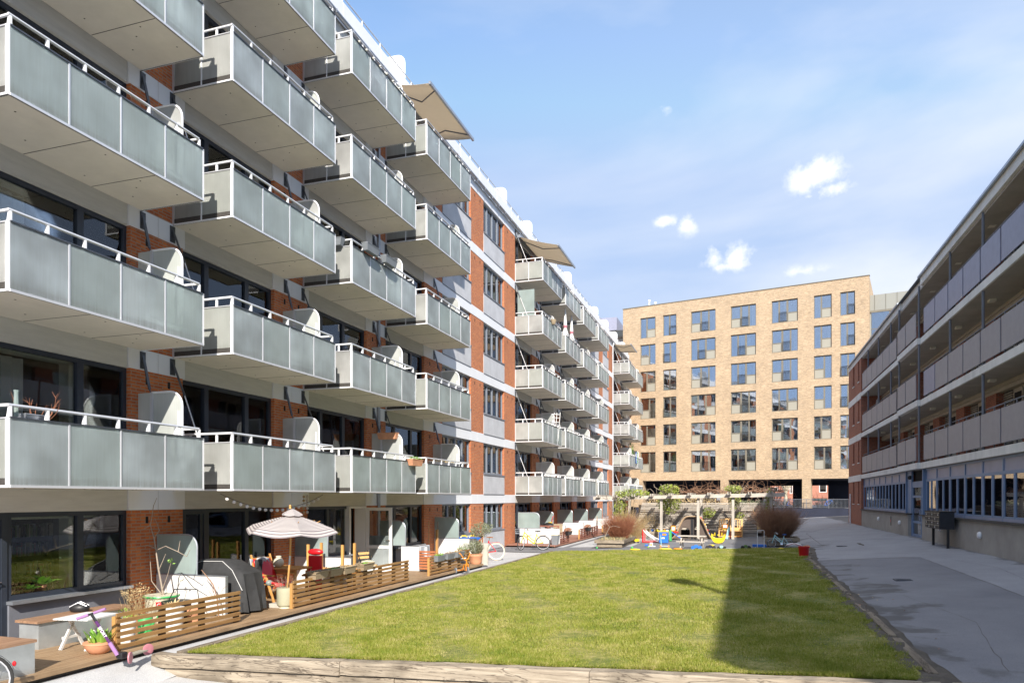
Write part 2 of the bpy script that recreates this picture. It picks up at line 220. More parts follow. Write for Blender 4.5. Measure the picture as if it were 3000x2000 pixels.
# ---------------------------------------------------------------- mesh builder
class MB:
    def __init__(s,fn=None): s.v=[]; s.f=[]; s.m=[]; s.mats=[]; s.fn=fn; s.sm=[]
    def mi(s,m):
        if m not in s.mats: s.mats.append(m)
        return s.mats.index(m)
    def add(s,vs,fs,m,T=None,sm=False):
        b=len(s.v); i=s.mi(m)
        for p in vs:
            p=Vector(p)
            if T is not None: p=T@p
            if s.fn: p=Vector(s.fn(*p))
            s.v.append(p)
        for f in fs: s.f.append([b+k for k in f]); s.m.append(i); s.sm.append(sm)
    def box(s,x0,x1,y0,y1,z0,z1,m,T=None):
        s.add([(x0,y0,z0),(x1,y0,z0),(x1,y1,z0),(x0,y1,z0),(x0,y0,z1),(x1,y0,z1),(x1,y1,z1),(x0,y1,z1)],[(0,3,2,1),(4,5,6,7),(0,1,5,4),(1,2,6,5),(2,3,7,6),(3,0,4,7)],m,T); return s
    def beam(s,a,b,w,h,m,T=None,up=(0,0,1)):
        a=Vector(a); b=Vector(b); d=(b-a); L=d.length; d.normalize(); up=Vector(up)
        if abs(d.dot(up))>.98: up=Vector((1,0,0))
        x=d.cross(up).normalized(); z=x.cross(d)
        q=[]
        for t in (0,L):
            for (i,j) in ((-1,-1),(1,-1),(1,1),(-1,1)): q.append(a+d*t+x*(i*w/2)+z*(j*h/2))
        s.add(q,[(0,1,2,3),(7,6,5,4),(0,4,5,1),(1,5,6,2),(2,6,7,3),(3,7,4,0)],m,T); return s
    def tube(s,pts,r,m,n=8,T=None,cap=True,closed=False):
        pts=[Vector(p) for p in pts]; k=len(pts); rs=r if isinstance(r,(list,tuple)) else [r]*k; vs=[];fs=[]; px=None
        for i,p in enumerate(pts):
            if closed: d=(pts[(i+1)%k]-pts[i-1]).normalized()
            else: d=(pts[min(i+1,k-1)]-pts[max(i-1,0)]).normalized()
            if px is None: px=d.orthogonal().normalized()
            px=(px-d*px.dot(d)); px=px.normalized() if px.length>1e-6 else d.orthogonal().normalized(); py=d.cross(px)
            for j in range(n): a=2*PI*j/n; vs.append(p+(px*math.cos(a)+py*math.sin(a))*rs[i])
        for i in range(k if closed else k-1):
            i2=(i+1)%k
            for j in range(n): fs.append((i*n+j,i*n+(j+1)%n,i2*n+(j+1)%n,i2*n+j))
        if cap and not closed: fs.append(tuple(range(n-1,-1,-1))); fs.append(tuple((k-1)*n+j for j in range(n)))
        s.add(vs,fs,m,T,True); return s
    def lathe(s,prof,c,m,n=20,T=None,sx=1,sy=1):
        vs=[];fs=[];k=len(prof)
        for (r,z) in prof:
            for j in range(n): a=2*PI*j/n; vs.append((c[0]+r*math.cos(a)*sx,c[1]+r*math.sin(a)*sy,c[2]+z))
        for i in range(k-1):
            for j in range(n): fs.append((i*n+j,i*n+(j+1)%n,(i+1)*n+(j+1)%n,(i+1)*n+j))
        fs.append(tuple(range(n-1,-1,-1))); fs.append(tuple((k-1)*n+j for j in range(n)))
        s.add(vs,fs,m,T,True); return s
    def prism(s,poly,d,m,T=None,sm=False):   # poly = 3D points of one side, d = extrusion vector
        k=len(poly); d=Vector(d); vs=[Vector(p) for p in poly]+[Vector(p)+d for p in poly]
        fs=[tuple(range(k-1,-1,-1)),tuple(range(k,2*k))]+[(i,(i+1)%k,k+(i+1)%k,k+i) for i in range(k)]
        s.add(vs,fs,m,T,sm); return s
    def grid(s,pts,m,T=None,sm=True):
        h=len(pts); w=len(pts[0]); vs=[p for r in pts for p in r]
        s.add(vs,[(i*w+j,i*w+j+1,(i+1)*w+j+1,(i+1)*w+j) for i in range(h-1) for j in range(w-1)],m,T,sm); return s
    def ball(s,c,r,m,n=10,k=6,T=None,sx=1,sy=1,sz=1):
        pr=[(max(1e-3,math.sin(PI*i/k))*r,-math.cos(PI*i/k)*r*sz) for i in range(k+1)]
        return s.lathe(pr,c,m,n,T,sx,sy)
    def build(s,name,parent=None,loc=None,bevel=0,recalc=False):
        me=bpy.data.meshes.new(name); me.from_pydata([tuple(v) for v in s.v],[],s.f)
        for m in s.mats: me.materials.append(MATS[m])
        me.polygons.foreach_set('material_index',s.m); me.polygons.foreach_set('use_smooth',s.sm); me.update()
        if recalc or s.fn:
            bm=bmesh.new(); bm.from_mesh(me); bmesh.ops.recalc_face_normals(bm,faces=bm.faces[:]); bm.to_mesh(me); bm.free()
        o=bpy.data.objects.new(name,me); COL.objects.link(o)
        if parent: o.parent=parent
        if loc: o.location=loc
        if bevel:
            b=o.modifiers.new('bevel','BEVEL'); b.width=bevel; b.segments=2; b.limit_method='ANGLE'
        if any(s.sm):
            try: me.set_sharp_from_angle(angle=R(40))
            except Exception: pass
        return o
def tag(o,label=None,cat=None,group=None,kind=None):
    if label: o['label']=label
    if cat: o['category']=cat
    if group: o['group']=group
    if kind: o['kind']=kind
    return o
def thing(name,label,cat,loc=(0,0,0),rz=0,group=None,rot=None):
    o=bpy.data.objects.new(name,None); COL.objects.link(o); o.location=loc; o.rotation_euler=rot or (0,0,rz); o.empty_display_size=.2
    return tag(o,label,cat,group)
def dup(o,parent=None,loc=None,scale=None):
    c=o.copy(); COL.objects.link(c)
    if parent is not None: c.parent=parent
    if loc is not None: c.location=loc
    if scale is not None: c.scale=scale
    for ch in list(KIDS.get(o.name,[])):
        d=dup(ch,c); KIDS.setdefault(c.name,[]).append(d)
    return c
KIDS={}
def kid(p,o): KIDS.setdefault(p.name,[]).append(o); o.parent=p; return o
def gz(x):
    z=-.1+.037*(max(x,-8.7)+8.7)
    if x>2.3: z+=.03*(x-2.3)
    return z
def leaves(mb,c,rad,n,size,m,flat=.0,shell=.3,seed=1):
    r=random.Random(seed)
    for i in range(n):
        while True:
            p=Vector((r.uniform(-1,1),r.uniform(-1,1),r.uniform(-1,1)))
            if p.length<=1 and p.length>shell*r.random(): break
        q=Vector(c)+Vector((p.x*rad[0],p.y*rad[1],p.z*rad[2]))
        a=Vector((r.gauss(0,1),r.gauss(0,1),r.gauss(0,1))).normalized(); b=a.orthogonal().normalized(); s=size*r.uniform(.6,1.3)
        cc=a.cross(b)*s*.45; b=b*s
        mb.add([q-b*.5,q+cc*.5,q+b*.5,q-cc*.5],[(0,1,2,3)],m)
def twigs(mb,c,n,h,spread,m,r0=.006,seed=1,base=.1,fork=2,droop=0.):
    r=random.Random(seed)
    for i in range(n):
        a=r.uniform(0,2*PI); b=Vector(c)+Vector((math.cos(a),math.sin(a),0))*base*math.sqrt(r.random())
        t=r.random()**.6*spread; L=h*r.uniform(.55,1.1); d=Vector((math.cos(a)*t,math.sin(a)*t,1)).normalized()
        pts=[b]; 
        for k in range(3):
            d=(d+Vector((r.gauss(0,.16),r.gauss(0,.16),r.gauss(0,.08)-droop))).normalized(); pts.append(pts[-1]+d*L/3)
        mb.tube(pts,[r0,r0*.8,r0*.55,r0*.25],m,3,cap=False)
        for q in range(fork):
            k=r.randint(1,2); p=pts[k].lerp(pts[k+1],r.random()); e=(d+Vector((r.gauss(0,.5),r.gauss(0,.5),r.gauss(0,.25)))).normalized()
            mb.tube([p,p+e*L*r.uniform(.2,.42)],[r0*.55,r0*.2],m,3,cap=False)
# ================================================================ ground and paving
def sheet(name,x0,x1,y0,y1,m,dz=0,nx=12,ny=12,zf=None,kind='structure'):
    mb=MB(); f=zf or (lambda x,y:gz(x)); mb.grid([[(x0+(x1-x0)*i/nx,y0+(y1-y0)*j/ny,f(x0+(x1-x0)*i/nx,y0+(y1-y0)*j/ny)+dz) for i in range(nx+1)] for j in range(ny+1)],m)
    return tag(mb.build(name),kind=kind)
def asph(name,ca,cb,sc=1.,spots=.5,edge=False):
    m,nt,b=newmat(name); tc=N(nt,'ShaderNodeTexCoord'); v=tc.outputs['Object']
    n=N(nt,'ShaderNodeTexNoise',i_Scale=.7*sc,i_Detail=8,i_Roughness=.62); nt.links.new(v,n.inputs[0])
    n2=N(nt,'ShaderNodeTexNoise',i_Scale=85,i_Detail=3); nt.links.new(v,n2.inputs[0])
    n3=N(nt,'ShaderNodeTexNoise',i_Scale=.35,i_Detail=6,i_Roughness=.75,i_Distortion=.8); nt.links.new(v,n3.inputs[0])
    c=mixc(nt,mth(nt,'MULTIPLY_ADD',n.outputs[0],2.2,-.6,clamp=True),ca,cb)
    c=mixc(nt,1.0,c,mixc(nt,n2.outputs[0],(.45,.45,.45),(1.55,1.55,1.55)),'MULTIPLY')
    c=mixc(nt,mth(nt,'MULTIPLY',mth(nt,'MULTIPLY_ADD',n3.outputs[0],5,-2.9,clamp=True),spots),c,tuple(x*.42 for x in ca))
    if edge:   # damp soil washed out beside the lawn and along the plinth
        sp=N(nt,'ShaderNodeSeparateXYZ'); nt.links.new(v,sp.inputs[0]); n4=N(nt,'ShaderNodeTexNoise',i_Scale=.8,i_Detail=5,i_Roughness=.55,i_Distortion=.5); nt.links.new(v,n4.inputs[0]); n5=N(nt,'ShaderNodeTexNoise',i_Scale=1.3,i_Detail=8,i_Roughness=.7); nt.links.new(v,n5.inputs[0])
        e1=mth(nt,'MULTIPLY_ADD',sp.outputs[0],-.62,2.25); e1=mth(nt,'MULTIPLY',mth(nt,'ADD',e1,mth(nt,'MULTIPLY_ADD',n4.outputs[0],5.2,-3.2)),2.2,clamp=True)
        e2=mth(nt,'MULTIPLY_ADD',sp.outputs[0],2.6,-18.4); e2=mth(nt,'MULTIPLY',mth(nt,'ADD',e2,mth(nt,'MULTIPLY_ADD',n5.outputs[0],4.5,-2.4)),1.5,clamp=True)
        c=mixc(nt,mth(nt,'MULTIPLY',mth(nt,'MAXIMUM',e1,e2),.72),c,(.075,.07,.065))
    nt.links.new(c,b.inputs['Base Color']); b.inputs['Roughness'].default_value=.82
    bp=N(nt,'ShaderNodeBump',i_Strength=.25,i_Distance=.01); nt.links.new(n2.outputs[0],bp.inputs['Height']); nt.links.new(bp.outputs[0],b.inputs['Normal'])
    MATS[name]=m
asph('asphalt',(.27,.27,.29),(.36,.36,.385),1,.3,True); asph('asphalt_new',(.18,.18,.20),(.25,.25,.27),1,.25,True); asph('asphalt_play',(.14,.14,.15),(.21,.21,.22),1,.3)
asph('concrete',(.38,.38,.385),(.52,.52,.52),1.2,.35); asph('soil_edge',(.06,.05,.04),(.12,.10,.08),3,.5)
mat('far_ground',(.16,.16,.15),.9)
def lawnmat():
    m,nt,b=newmat('lawn'); tc=N(nt,'ShaderNodeTexCoord'); v=tc.outputs['Object']
    n=N(nt,'ShaderNodeTexNoise',i_Scale=1.1,i_Detail=9,i_Roughness=.72); nt.links.new(v,n.inputs[0])
    n2=N(nt,'ShaderNodeTexNoise',i_Scale=9,i_Detail=6,i_Roughness=.7); nt.links.new(v,n2.inputs[0])
    f=mth(nt,'ADD',mth(nt,'MULTIPLY',n.outputs[0],.55),mth(nt,'MULTIPLY',n2.outputs[0],.45))
    c=ramp(nt,f,[(.36,(.07,.09,.015)),(.45,(.13,.15,.03)),(.53,(.25,.23,.06)),(.62,(.38,.32,.14))])
    n3=N(nt,'ShaderNodeTexNoise',i_Scale=2.6,i_Detail=7,i_Roughness=.8); nt.links.new(v,n3.inputs[0])
    c=mixc(nt,mth(nt,'MULTIPLY_ADD',n3.outputs[0],7,-4.1,clamp=True),c,(.07,.055,.025))
    nt.links.new(c,b.inputs['Base Color']); b.inputs['Roughness'].default_value=.9; MATS['lawn']=m
    m,nt,b=newmat('blade'); tc=N(nt,'ShaderNodeTexCoord'); v=tc.outputs['Object']
    n=N(nt,'ShaderNodeTexNoise',i_Scale=1.9,i_Detail=9,i_Roughness=.78); nt.links.new(v,n.inputs[0])
    n2=N(nt,'ShaderNodeTexNoise',i_Scale=30,i_Detail=2); nt.links.new(v,n2.inputs[0])
    f=mth(nt,'ADD',mth(nt,'MULTIPLY',n.outputs[0],.6),mth(nt,'MULTIPLY',n2.outputs[0],.4))
    c=ramp(nt,f,[(.31,(.09,.15,.008)),(.42,(.20,.265,.025)),(.51,(.35,.365,.06)),(.64,(.62,.53,.24))])
    nt.links.new(c,b.inputs['Base Color']); b.inputs['Roughness'].default_value=.55
    t=N(nt,'ShaderNodeBsdfTranslucent'); nt.links.new(c,t.inputs[0]); mx=N(nt,'ShaderNodeMixShader',i_0=.35); nt.links.new(b.outputs[0],mx.inputs[1]); nt.links.new(t.outputs[0],mx.inputs[2]); nt.links.new(mx.outputs[0],nt.nodes['Material Output'].inputs[0]); MATS['blade']=m
lawnmat()
sheet('ground',-900,900,-300,1500,'far_ground',0,2,2,zf=lambda x,y:-.8)
def pathz(x,y): return gz(x)-.03-max(0,min(1,(11.-y)/1.9))*max(0,min(1,(x+9.2)/.75))*.27
sheet('path',-12,-8.5,-3,36,'concrete',-.004,28,60,zf=pathz)
sheet('lower_paving',-8.52,9,-6,9.2,'concrete',0,40,4,zf=lambda x,y:-.13-max(0,min(1,(x+9.2)/.75))*.27)
sheet('playground_paving',-12.,2.15,32.2,48,'asphalt_play',-.012,16,4)
sheet('path_far',-12,-5.4,35.9,82,'concrete',-.008,8,10)
def roadz(x,y): return gz(x)
sheet('road',2.1,12,-6,96,'asphalt',-.008,24,40)
sheet('road_far',-12,2.2,47.9,96,'asphalt',-.010,12,10)
mb=MB()
def rp(x,y,dz): return (x,y,gz(x)+dz)
mb.add([rp(2.15,-2,-.004),rp(2.3,-2,-.004),rp(4.55,-2,-.004),rp(5.15,9,-.004),rp(5.22,16.6,-.004),rp(5.4,26.1,-.004),rp(2.3,26.3,-.004),rp(2.15,26.3,-.004)],[(0,1,6,7),(1,2,3,4,5,6)],'asphalt_new')
tag(mb.build('road_patch'),kind='structure')
mb=MB()
for (x,y,l,w,s) in ((3.9,26.35,.05,1.5,2),(4.7,33.6,.9,.12,5)):
    r=random.Random(s); k=34; P=[]
    for i in range(k):
        a=2*PI*i/k; rr=.8+.18*math.sin(2*a+s)+.1*math.sin(5*a+s*2)+.05*math.sin(11*a+s); P.append(rp(x+math.cos(a)*w*rr,y+math.sin(a)*l*rr,-.002))
    mb.add(P,[tuple(range(k))],'soil_edge')
def seam(P,w,seed):
    r=random.Random(seed); pts=[]
    for (a,b) in zip(P,P[1:]):
        n=max(2,int((Vector(b)-Vector(a)).length/.35))
        for i in range(n): p=Vector(a).lerp(Vector(b),i/n); pts.append(p+Vector((r.gauss(0,.012),r.gauss(0,.012))))
    pts.append(Vector(P[-1]))
    for a,b in zip(pts,pts[1:]):
        d=(b-a).normalized(); q=Vector((-d.y,d.x))*w*r.uniform(.4,1.3); mb.add([rp(a.x-q.x,a.y-q.y,-.001),rp(b.x-q.x,b.y-q.y,-.001),rp(b.x+q.x,b.y+q.y,-.001),rp(a.x+q.x,a.y+q.y,-.001)],[(0,1,2,3)],'soil_edge')
seam([(4.55,-2),(5.15,9),(5.22,16.6),(5.4,26.1)],.008,1); seam([(5.4,26.15),(2.4,26.3)],.02,2); seam([(2.6,37.5),(4.2,36.2),(6.6,36.9)],.015,3); seam([(3.2,33.5),(3.4,45),(5.5,52)],.015,4); seam([(6.3,12),(5.9,17),(6.4,22),(6.0,25)],.005,5); seam([(3.0,10),(3.6,13.5),(3.2,17)],.004,6)
tag(mb.build('asphalt_seam'),kind='structure')
# earth strip and old timbers between lawn and road
mb=MB(); r=random.Random(3); rows=[]
for j in range(61):
    y=8.6+j*.395; a=1.98+r.uniform(-.04,.04)+(.45*max(0,(y-26)/6)); rows.append([(a-.12+k*.14+r.uniform(-.03,.03),y,gz(a)+.03+r.uniform(-.02,.05)*(1 if 0<k<3 else 0)-(.045 if k==4 else 0)) for k in range(5)])
mb.grid(rows,'soil_edge',sm=False); tag(mb.build('soil_strip'),kind='structure')
for i in range(9):
    y=9.6+i*2.45; x=2.13+.45*max(0,(y-26)/6)
    o=MB().box(-.06,.06,0,2.3,-.1,.055,'sleeper_y').build('edging_timber',loc=(x,y,gz(x)),bevel=.015); o.rotation_euler=(R(r.uniform(-.5,.5)),R(r.uniform(-6,6)),R(r.uniform(-.8,.8)))
    tag(o,['nearest','second nearest','third nearest','fourth nearest','middle','fourth farthest','third farthest','second farthest','farthest'][i]+' weathered timber half buried in soil between lawn and road','edging',group='timbers edging the lawn by the road')
# ================================================================ lawn
LX0,LX1,LY0,LY1=-8.55,2.0,9.3,32.3
mb=MB(); rows=[]
for j in range(47):
    y=LY0+(LY1-LY0)*j/46; xr=LX1+.45*max(0,(y-26)/6); rows.append([(LX0+(xr-LX0)*i/24,y,gz(LX0+(xr-LX0)*i/24)+.035+.02*math.sin(i*1.3+j*.7)*(0 if i in (0,24) else 1)) for i in range(25)])
mb.grid(rows,'lawn'); tag(mb.build('lawn'),kind='structure')
def grass_blades(name,n,seed):
    g=np.random.default_rng(seed); y=LY0+(LY1-LY0)*g.random(n)**1.7; xr=LX1+.45*np.clip((y-26)/6,0,None)+.06*np.sin(y*9)+.05*np.sin(y*23); x=LX0+(xr-LX0)*g.random(n)
    z=-.1+.037*(x+8.7)+.03; h=g.uniform(.02,.062,n)*(1+.35*np.sin(x*3.1+np.cos(y*2.3)*2)); w=g.uniform(.003,.006,n)*(1+(y-9)/14); a=g.random(n)*2*PI; lx=g.normal(0,.022,n); ly=g.normal(0,.022,n)
    v=np.empty((n,3,3)); v[:,0]=np.stack([x-np.cos(a)*w,y-np.sin(a)*w,z],1); v[:,1]=np.stack([x+np.cos(a)*w,y+np.sin(a)*w,z],1); v[:,2]=np.stack([x+lx,y+ly,z+h],1)
    me=bpy.data.meshes.new(name); me.vertices.add(n*3); me.vertices.foreach_set('co',v.reshape(-1)); me.loops.add(n*3); me.loops.foreach_set('vertex_index',np.arange(n*3,dtype=np.int32))
    me.polygons.add(n); me.polygons.foreach_set('loop_start',np.arange(0,n*3,3,dtype=np.int32)); me.polygons.foreach_set('loop_total',np.full(n,3,dtype=np.int32)); me.update(); me.validate()
    me.materials.append(M['blade']); o=bpy.data.objects.new(name,me); COL.objects.link(o); return o
tag(grass_blades('grass',480000,5),'short green lawn grass with straw coloured patches','grass',kind='stuff')
# sleepers of the raised lawn edge
def sleeper(x0,x1,y,zt,h,dep,seed,label):
    mb=MB(); r=random.Random(seed); n=14; P=[]
    prof=[(-dep/2,-h),(-dep/2,-.02),(-dep/2+.02,0),(dep/2-.02,0),(dep/2,-.02),(dep/2,-h)]
    rows=[]
    for i in range(n+1):
        x=x0+(x1-x0)*i/n; z=gz(x)+zt; rows.append([(x,y+p[0]+r.uniform(-.008,.008),z+p[1]+r.uniform(-.008,.008)) for p in prof])
    k=len(prof); vs=[p for q in rows for p in q]; fs=[(i*k+j,i*k+(j+1)%k,(i+1)*k+(j+1)%k,(i+1)*k+j) for i in range(n) for j in range(k)]
    fs+= [tuple(range(k)),tuple(n*k+j for j in range(k))]
    mb.add(vs,fs,'sleeper'); return tag(mb.build('sleeper',recalc=True),label,'timber beam',group='sleepers of the raised lawn edge')
sleeper(-8.95,-5.55,9.1,.05,.19,.24,1,'thick weathered sleeper at the left end of the lawn front edge, on top')
sleeper(-5.54,-1.9,9.11,.052,.19,.24,2,'cracked pale sleeper in the middle of the lawn front edge')
sleeper(-1.89,2.6,9.1,.05,.19,.24,3,'weathered sleeper lying mostly in shade at the right end of the lawn front')
sleeper(-8.72,-4.7,9.15,-.155,.2,.24,4,'lower sleeper under the left end of the lawn front')
sleeper(-4.69,2.6,9.16,-.15,.2,.24,5,'lower sleeper under the right part of the lawn front')
for i,(a,b,l) in enumerate(((9.2,14.5,'near'),(14.52,20.5,'second'),(20.52,26.4,'third'),(26.42,32.3,'far'))):
    tag(MB().box(-8.66,-8.53,a,b,-.3,-.02,'sleeper_y').build('edging_beam',bevel=.01),f'{l} dark timber kerb along the lawn beside the pale path','edging',group='timber kerbs along the path')
# drain covers
for x,y,l in ((3.75,19.8,'iron drain grate in the dark asphalt patch'),(3.9,32.9,'round iron cover in the asphalt by the lawn corner')):
    t=thing('drain_cover',l,'drain',(x,y,gz(x)+.004)); mb=MB().box(-.22,.22,-.2,.2,-.02,.002,'dark_steel')
    mb.build('frame',t); mb=MB()
    for k in range(7): mb.box(-.17+k*.05,-.145+k*.05,-.17,.17,.002,.012,'dark_steel')
    mb.build('grate',t)
# ================================================================ left apartment building
WX=-11.92
ab=thing('apartment_building','long six storey red brick apartment block with rows of frosted glass balconies','building',(0,0,0))
Lf=lambda u,n,z:(WX+n,u,z)
def bandz(k): return 2.18+2.9*k     # underside of fascia above storey k
PIERS=[(2.6,4.0),(11.42,12.85),(16.1,17.62),(21.0,22.3),(25.45,27.2),(30.45,32.1),(35.2,37.04),(40.3,41.9),(45.3,46.95),(50.6,52.05),(55.5,57.1),(60.4,62.3),(65.0,66.85),(70.1,71.75),(75.2,77.5)]
for i,(a,b) in enumerate(PIERS):
    mb=MB(Lf).box(a,b,-.5,0,-.2,16.69,'brick')
    for k in range(6):
        for f in (.3,.72): y=a+(b-a)*f; mb.box(y-.035,y+.035,-.02,.003,bandz(k)-.28,bandz(k)-.14,'black_void')
    mb.build('brick_pier',ab)
BAYS=[]  # (u0,u1,kind)
for i in range(len(PIERS)-1):
    a,b=PIERS[i][1],PIERS[i+1][0]; BAYS.append((a,b,'flat' if i in (4,5,10,11) else 'balc'))
for k in range(6):
    z0,z1=bandz(k),bandz(k)+.43
    for i,(a,b,t) in enumerate(BAYS):
        if t=='balc': MB(Lf).box(a+.06,b-.06,-.4,-.012,z0,z1,'beam').build('concrete_beam',ab)
    mw=MB(Lf)
    for i,(a,b) in enumerate(PIERS):
        c=(a+b)/2; aa=a-.05 if i and BAYS[i-1][2]=='balc' else a; bb=b+.05 if i<len(BAYS) and BAYS[i][2]=='balc' else b
        mw.box(aa,c-.006,-.4,.015,z0,z1,'white_band'); mw.box(c+.006,bb,-.4,.015,z0,z1,'white_band')
        if i<len(BAYS) and BAYS[i][2]=='flat': mw.box(b,BAYS[i][1],-.4,.012,z0,z1,'white_band')
        else: mw.build('fascia_panel',ab); mw=MB(Lf)
# rooms behind the glass
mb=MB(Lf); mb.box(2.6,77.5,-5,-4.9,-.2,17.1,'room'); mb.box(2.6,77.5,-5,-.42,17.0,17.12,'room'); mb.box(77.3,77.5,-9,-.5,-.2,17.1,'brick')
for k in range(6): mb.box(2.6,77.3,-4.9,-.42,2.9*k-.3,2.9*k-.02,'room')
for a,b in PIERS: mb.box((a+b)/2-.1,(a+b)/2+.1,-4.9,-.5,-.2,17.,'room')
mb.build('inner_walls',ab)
def curtain(mb,u0,u1,z0,z1,n,m,amp=.035,fq=28):
    k=max(6,int((u1-u0)*22)); P=[[],[]]
    for i in range(k+1):
        u=u0+(u1-u0)*i/k; q=n+amp*math.sin(u*fq)+amp*.5*math.sin(u*fq*.37+1)
        P[0].append((u,q,z0)); P[1].append((u,q,z1))
    mb.grid(P,m)
def window(par,fn,u0,u1,z0,z1,n,cuts,fm='navy_frame',pm='glass',fw=.07,cur=(),lining=True,name='window',sill=None,heads=()):
    mb=MB(fn); d=.09
    mb.box(u0,u1,n-d,n,z0,z0+fw,fm); mb.box(u0,u1,n-d,n,z1-fw,z1,fm); mb.box(u0,u0+fw,n-d,n,z0+fw,z1-fw,fm); mb.box(u1-fw,u1,n-d,n,z0+fw,z1-fw,fm)
    for c in cuts: mb.box(c-fw*.8,c+fw*.8,n-d,n+.002,z0+fw,z1-fw,fm)
    for (a,b,zc) in heads: mb.box(a,b,n-d,n+.001,zc-fw/2,zc+fw/2,fm)
    o=mb.build(name,par)
    MB(fn).box(u0+fw,u1-fw,n-.06,n-.05,z0+fw,z1-fw,pm).build('pane',o)
    if lining:
        mb=MB(fn); e=fw; ed=[u0]+list(cuts)+[u1]
        for a,b in zip(ed,ed[1:]):
            mb.box(a+e*.9,a+e*1.7,n-.34,n-d,z0+e,z1-e,'inner_frame'); mb.box(b-e*2.0,b-e*.9,n-.34,n-d,z0+e,z1-e,'inner_frame'); mb.box(a+e,b-e,n-.3,n-d,z1-e*1.5,z1-e*.8,'inner_frame')
        mb.build('inner_frame',o)
    for (a,b,za,zb,m) in cur:
        mb=MB(fn); curtain(mb,a,b,za,zb,n-.38,m); mb.build('curtain',o)
    if sill: mb=MB(fn); mb.box(u0-.03,u1+.03,n-.1,sill,z0-.05,z0,'zinc'); mb.build('sill',o)
    return o
rr=random.Random(11)
for i,(a,b,t) in enumerate(BAYS):
    for k in range(6):
        zt=bandz(k); zb=2.9*k
        cur=[]
        if t=='flat':
            z0=(.86 if k==0 else zb-.29+.99); w=(b-a); cuts=[a+w*.25,a+w*.5,a+w*.75]
            if rr.random()<.85: cur.append((a+.12,a+w*(.15+.25*rr.random()),z0+.05,zt-.1,'curtain'))
            if rr.random()<.85: cur.append((b-w*(.12+.3*rr.random()),b-.12,z0+.05,zt-.1,'curtain'))
            window(ab,Lf,a,b,z0,zt-.002,-.1,cuts,'grey_frame','glass',.075,cur)
            mb=MB(Lf); zz=(-.1 if k==0 else zb-.29+.0); mb.box(a+.01,b-.01,-.3,.02,zz+.02,z0-.06,'render_grey'); mb.box(a,b,-.3,.05,z0-.06,z0-.004,'panel_slate'); 
            if k: mb.box(a+.01,b-.01,-.3,.03,zz-.015,zz+.02,'panel_slate')
            mb.build('spandrel_panel',ab)
        else:
            w=b-a
            if k==0 and i not in (0,): z0=.66
            else: z0=zb+(.66 if k==0 else -.2)
            ud=a+.85
            if i%2==1 and i not in(): cuts=[ud,a+w*.70]; 
            else: cuts=[ud,a+w*.62]
            if i==0: a=5.; w=b-a; ud=8.93; cuts=[10.36]; 
            if rr.random()<.7: q=ud+.1; cur.append((q,q+rr.uniform(.25,.7),z0+.05,zt-.15,'curtain'))
            if rr.random()<.75: q=b-.15; cur.append((q-rr.uniform(.25,.8),q,z0+.05,zt-.15,'curtain'))
            if k==0:
                if i==0: cur=[]; cuts=[10.36]
                if i==2: b_=b-1.15
                window(ab,Lf,ud if i!=2 else a+.0,b if i!=2 else b-1.0,z0,zt-.002,-.1,[c for c in cuts if c>ud+.1] if i!=2 else [a+w*.36],'navy_frame','glass',.085,cur)
                mb=MB(Lf); q0=ud if i!=2 else a; q1=b if i!=2 else b-1.0
                mb.box(q0,q1,-.4,-.04,-.1,z0-.06,'panel_slate'); mb.box(q0-.02,q1+.02,-.35,.07,z0-.06,z0-.003,'zinc'); mb.build('sill_panel',ab)
                if i!=2:
                    dm=MB(Lf); q=ud-.85 if i else 7.9
                    dm.box(q,q+.1,-.2,-.08,0,zt-.003,'navy_frame'); dm.box(ud-.1,ud-.002,-.2,-.08,0,zt-.003,'navy_frame'); dm.box(q+.1,ud-.1,-.2,-.08,zt-.12,zt-.003,'navy_frame')
                    dm.box(q+.1,ud-.1,-.17,-.1,.02,.55,'navy_frame'); dm.box(q+.1,q+.2,-.17,-.1,.55,zt-.12,'navy_frame'); dm.box(ud-.2,ud-.1,-.17,-.1,.55,zt-.12,'navy_frame')
                    do=dm.build('door',ab); MB(Lf).box(q+.2,ud-.2,-.14,-.13,.55,zt-.12,'glass').build('pane',do)
                    hm=MB(Lf); hm.tube([(ud-.15,-.1,1.0),(ud-.15,-.03,1.0),(ud-.27,-.03,1.0)],.012,'chrome',6); hm.build('handle',do)
            else:
                window(ab,Lf,a,b,z0,zt-.002,-.1,cuts,'navy_frame','glass',.085,cur)
# solid door leaf at the near end of the first bay is closed panelled wood
mb=MB(Lf); mb.box(4.0,7.9,-.3,-.06,-.1,2.17,'panel_slate'); mb.build('side_panel',ab)
# roof edge: gutter, parapet, rail, terrace dividers
mb=MB(Lf); mb.box(2.6,77.5,-.6,.03,17.12,17.2,'zinc'); mb.box(2.6,77.5,-9,-.6,17.12,17.2,'zinc'); mb.build('roof',ab)
mb=MB(Lf); P=[]
for a in range(7): t=PI+PI*a/6; P.append((0,.14+.085*math.cos(t),17.16+.085*math.sin(t)))
k=len(P); vs=[(2.6,p[1],p[2]) for p in P]+[(77.5,p[1],p[2]) for p in P]
mb.add(vs,[(j,j+1,k+j+1,k+j) for j in range(k-1)],'zinc',sm=True)
for j in range(75): mb.box(2.8+j,2.82+j,.045,.24,17.06,17.175,'zinc')
mb.build('gutter',ab)
mb=MB(Lf)
u=2.6; j=0
while u<77.4:
    e=min(u+2.42,77.5); mb.box(u+.012,e-.012,-.06,.0,17.24,17.9,'white_band'); u=e
mb.build('parapet',ab)
mb=MB(Lf); mb.tube([(2.6,-.03,18.08),(77.5,-.03,18.08)],.02,'alu',6)
u=3.8
while u<77.4: mb.box(u-.02,u+.02,-.055,-.01,17.9,18.08,'alu_white'); u+=1.21
mb.build('roof_rail',ab)
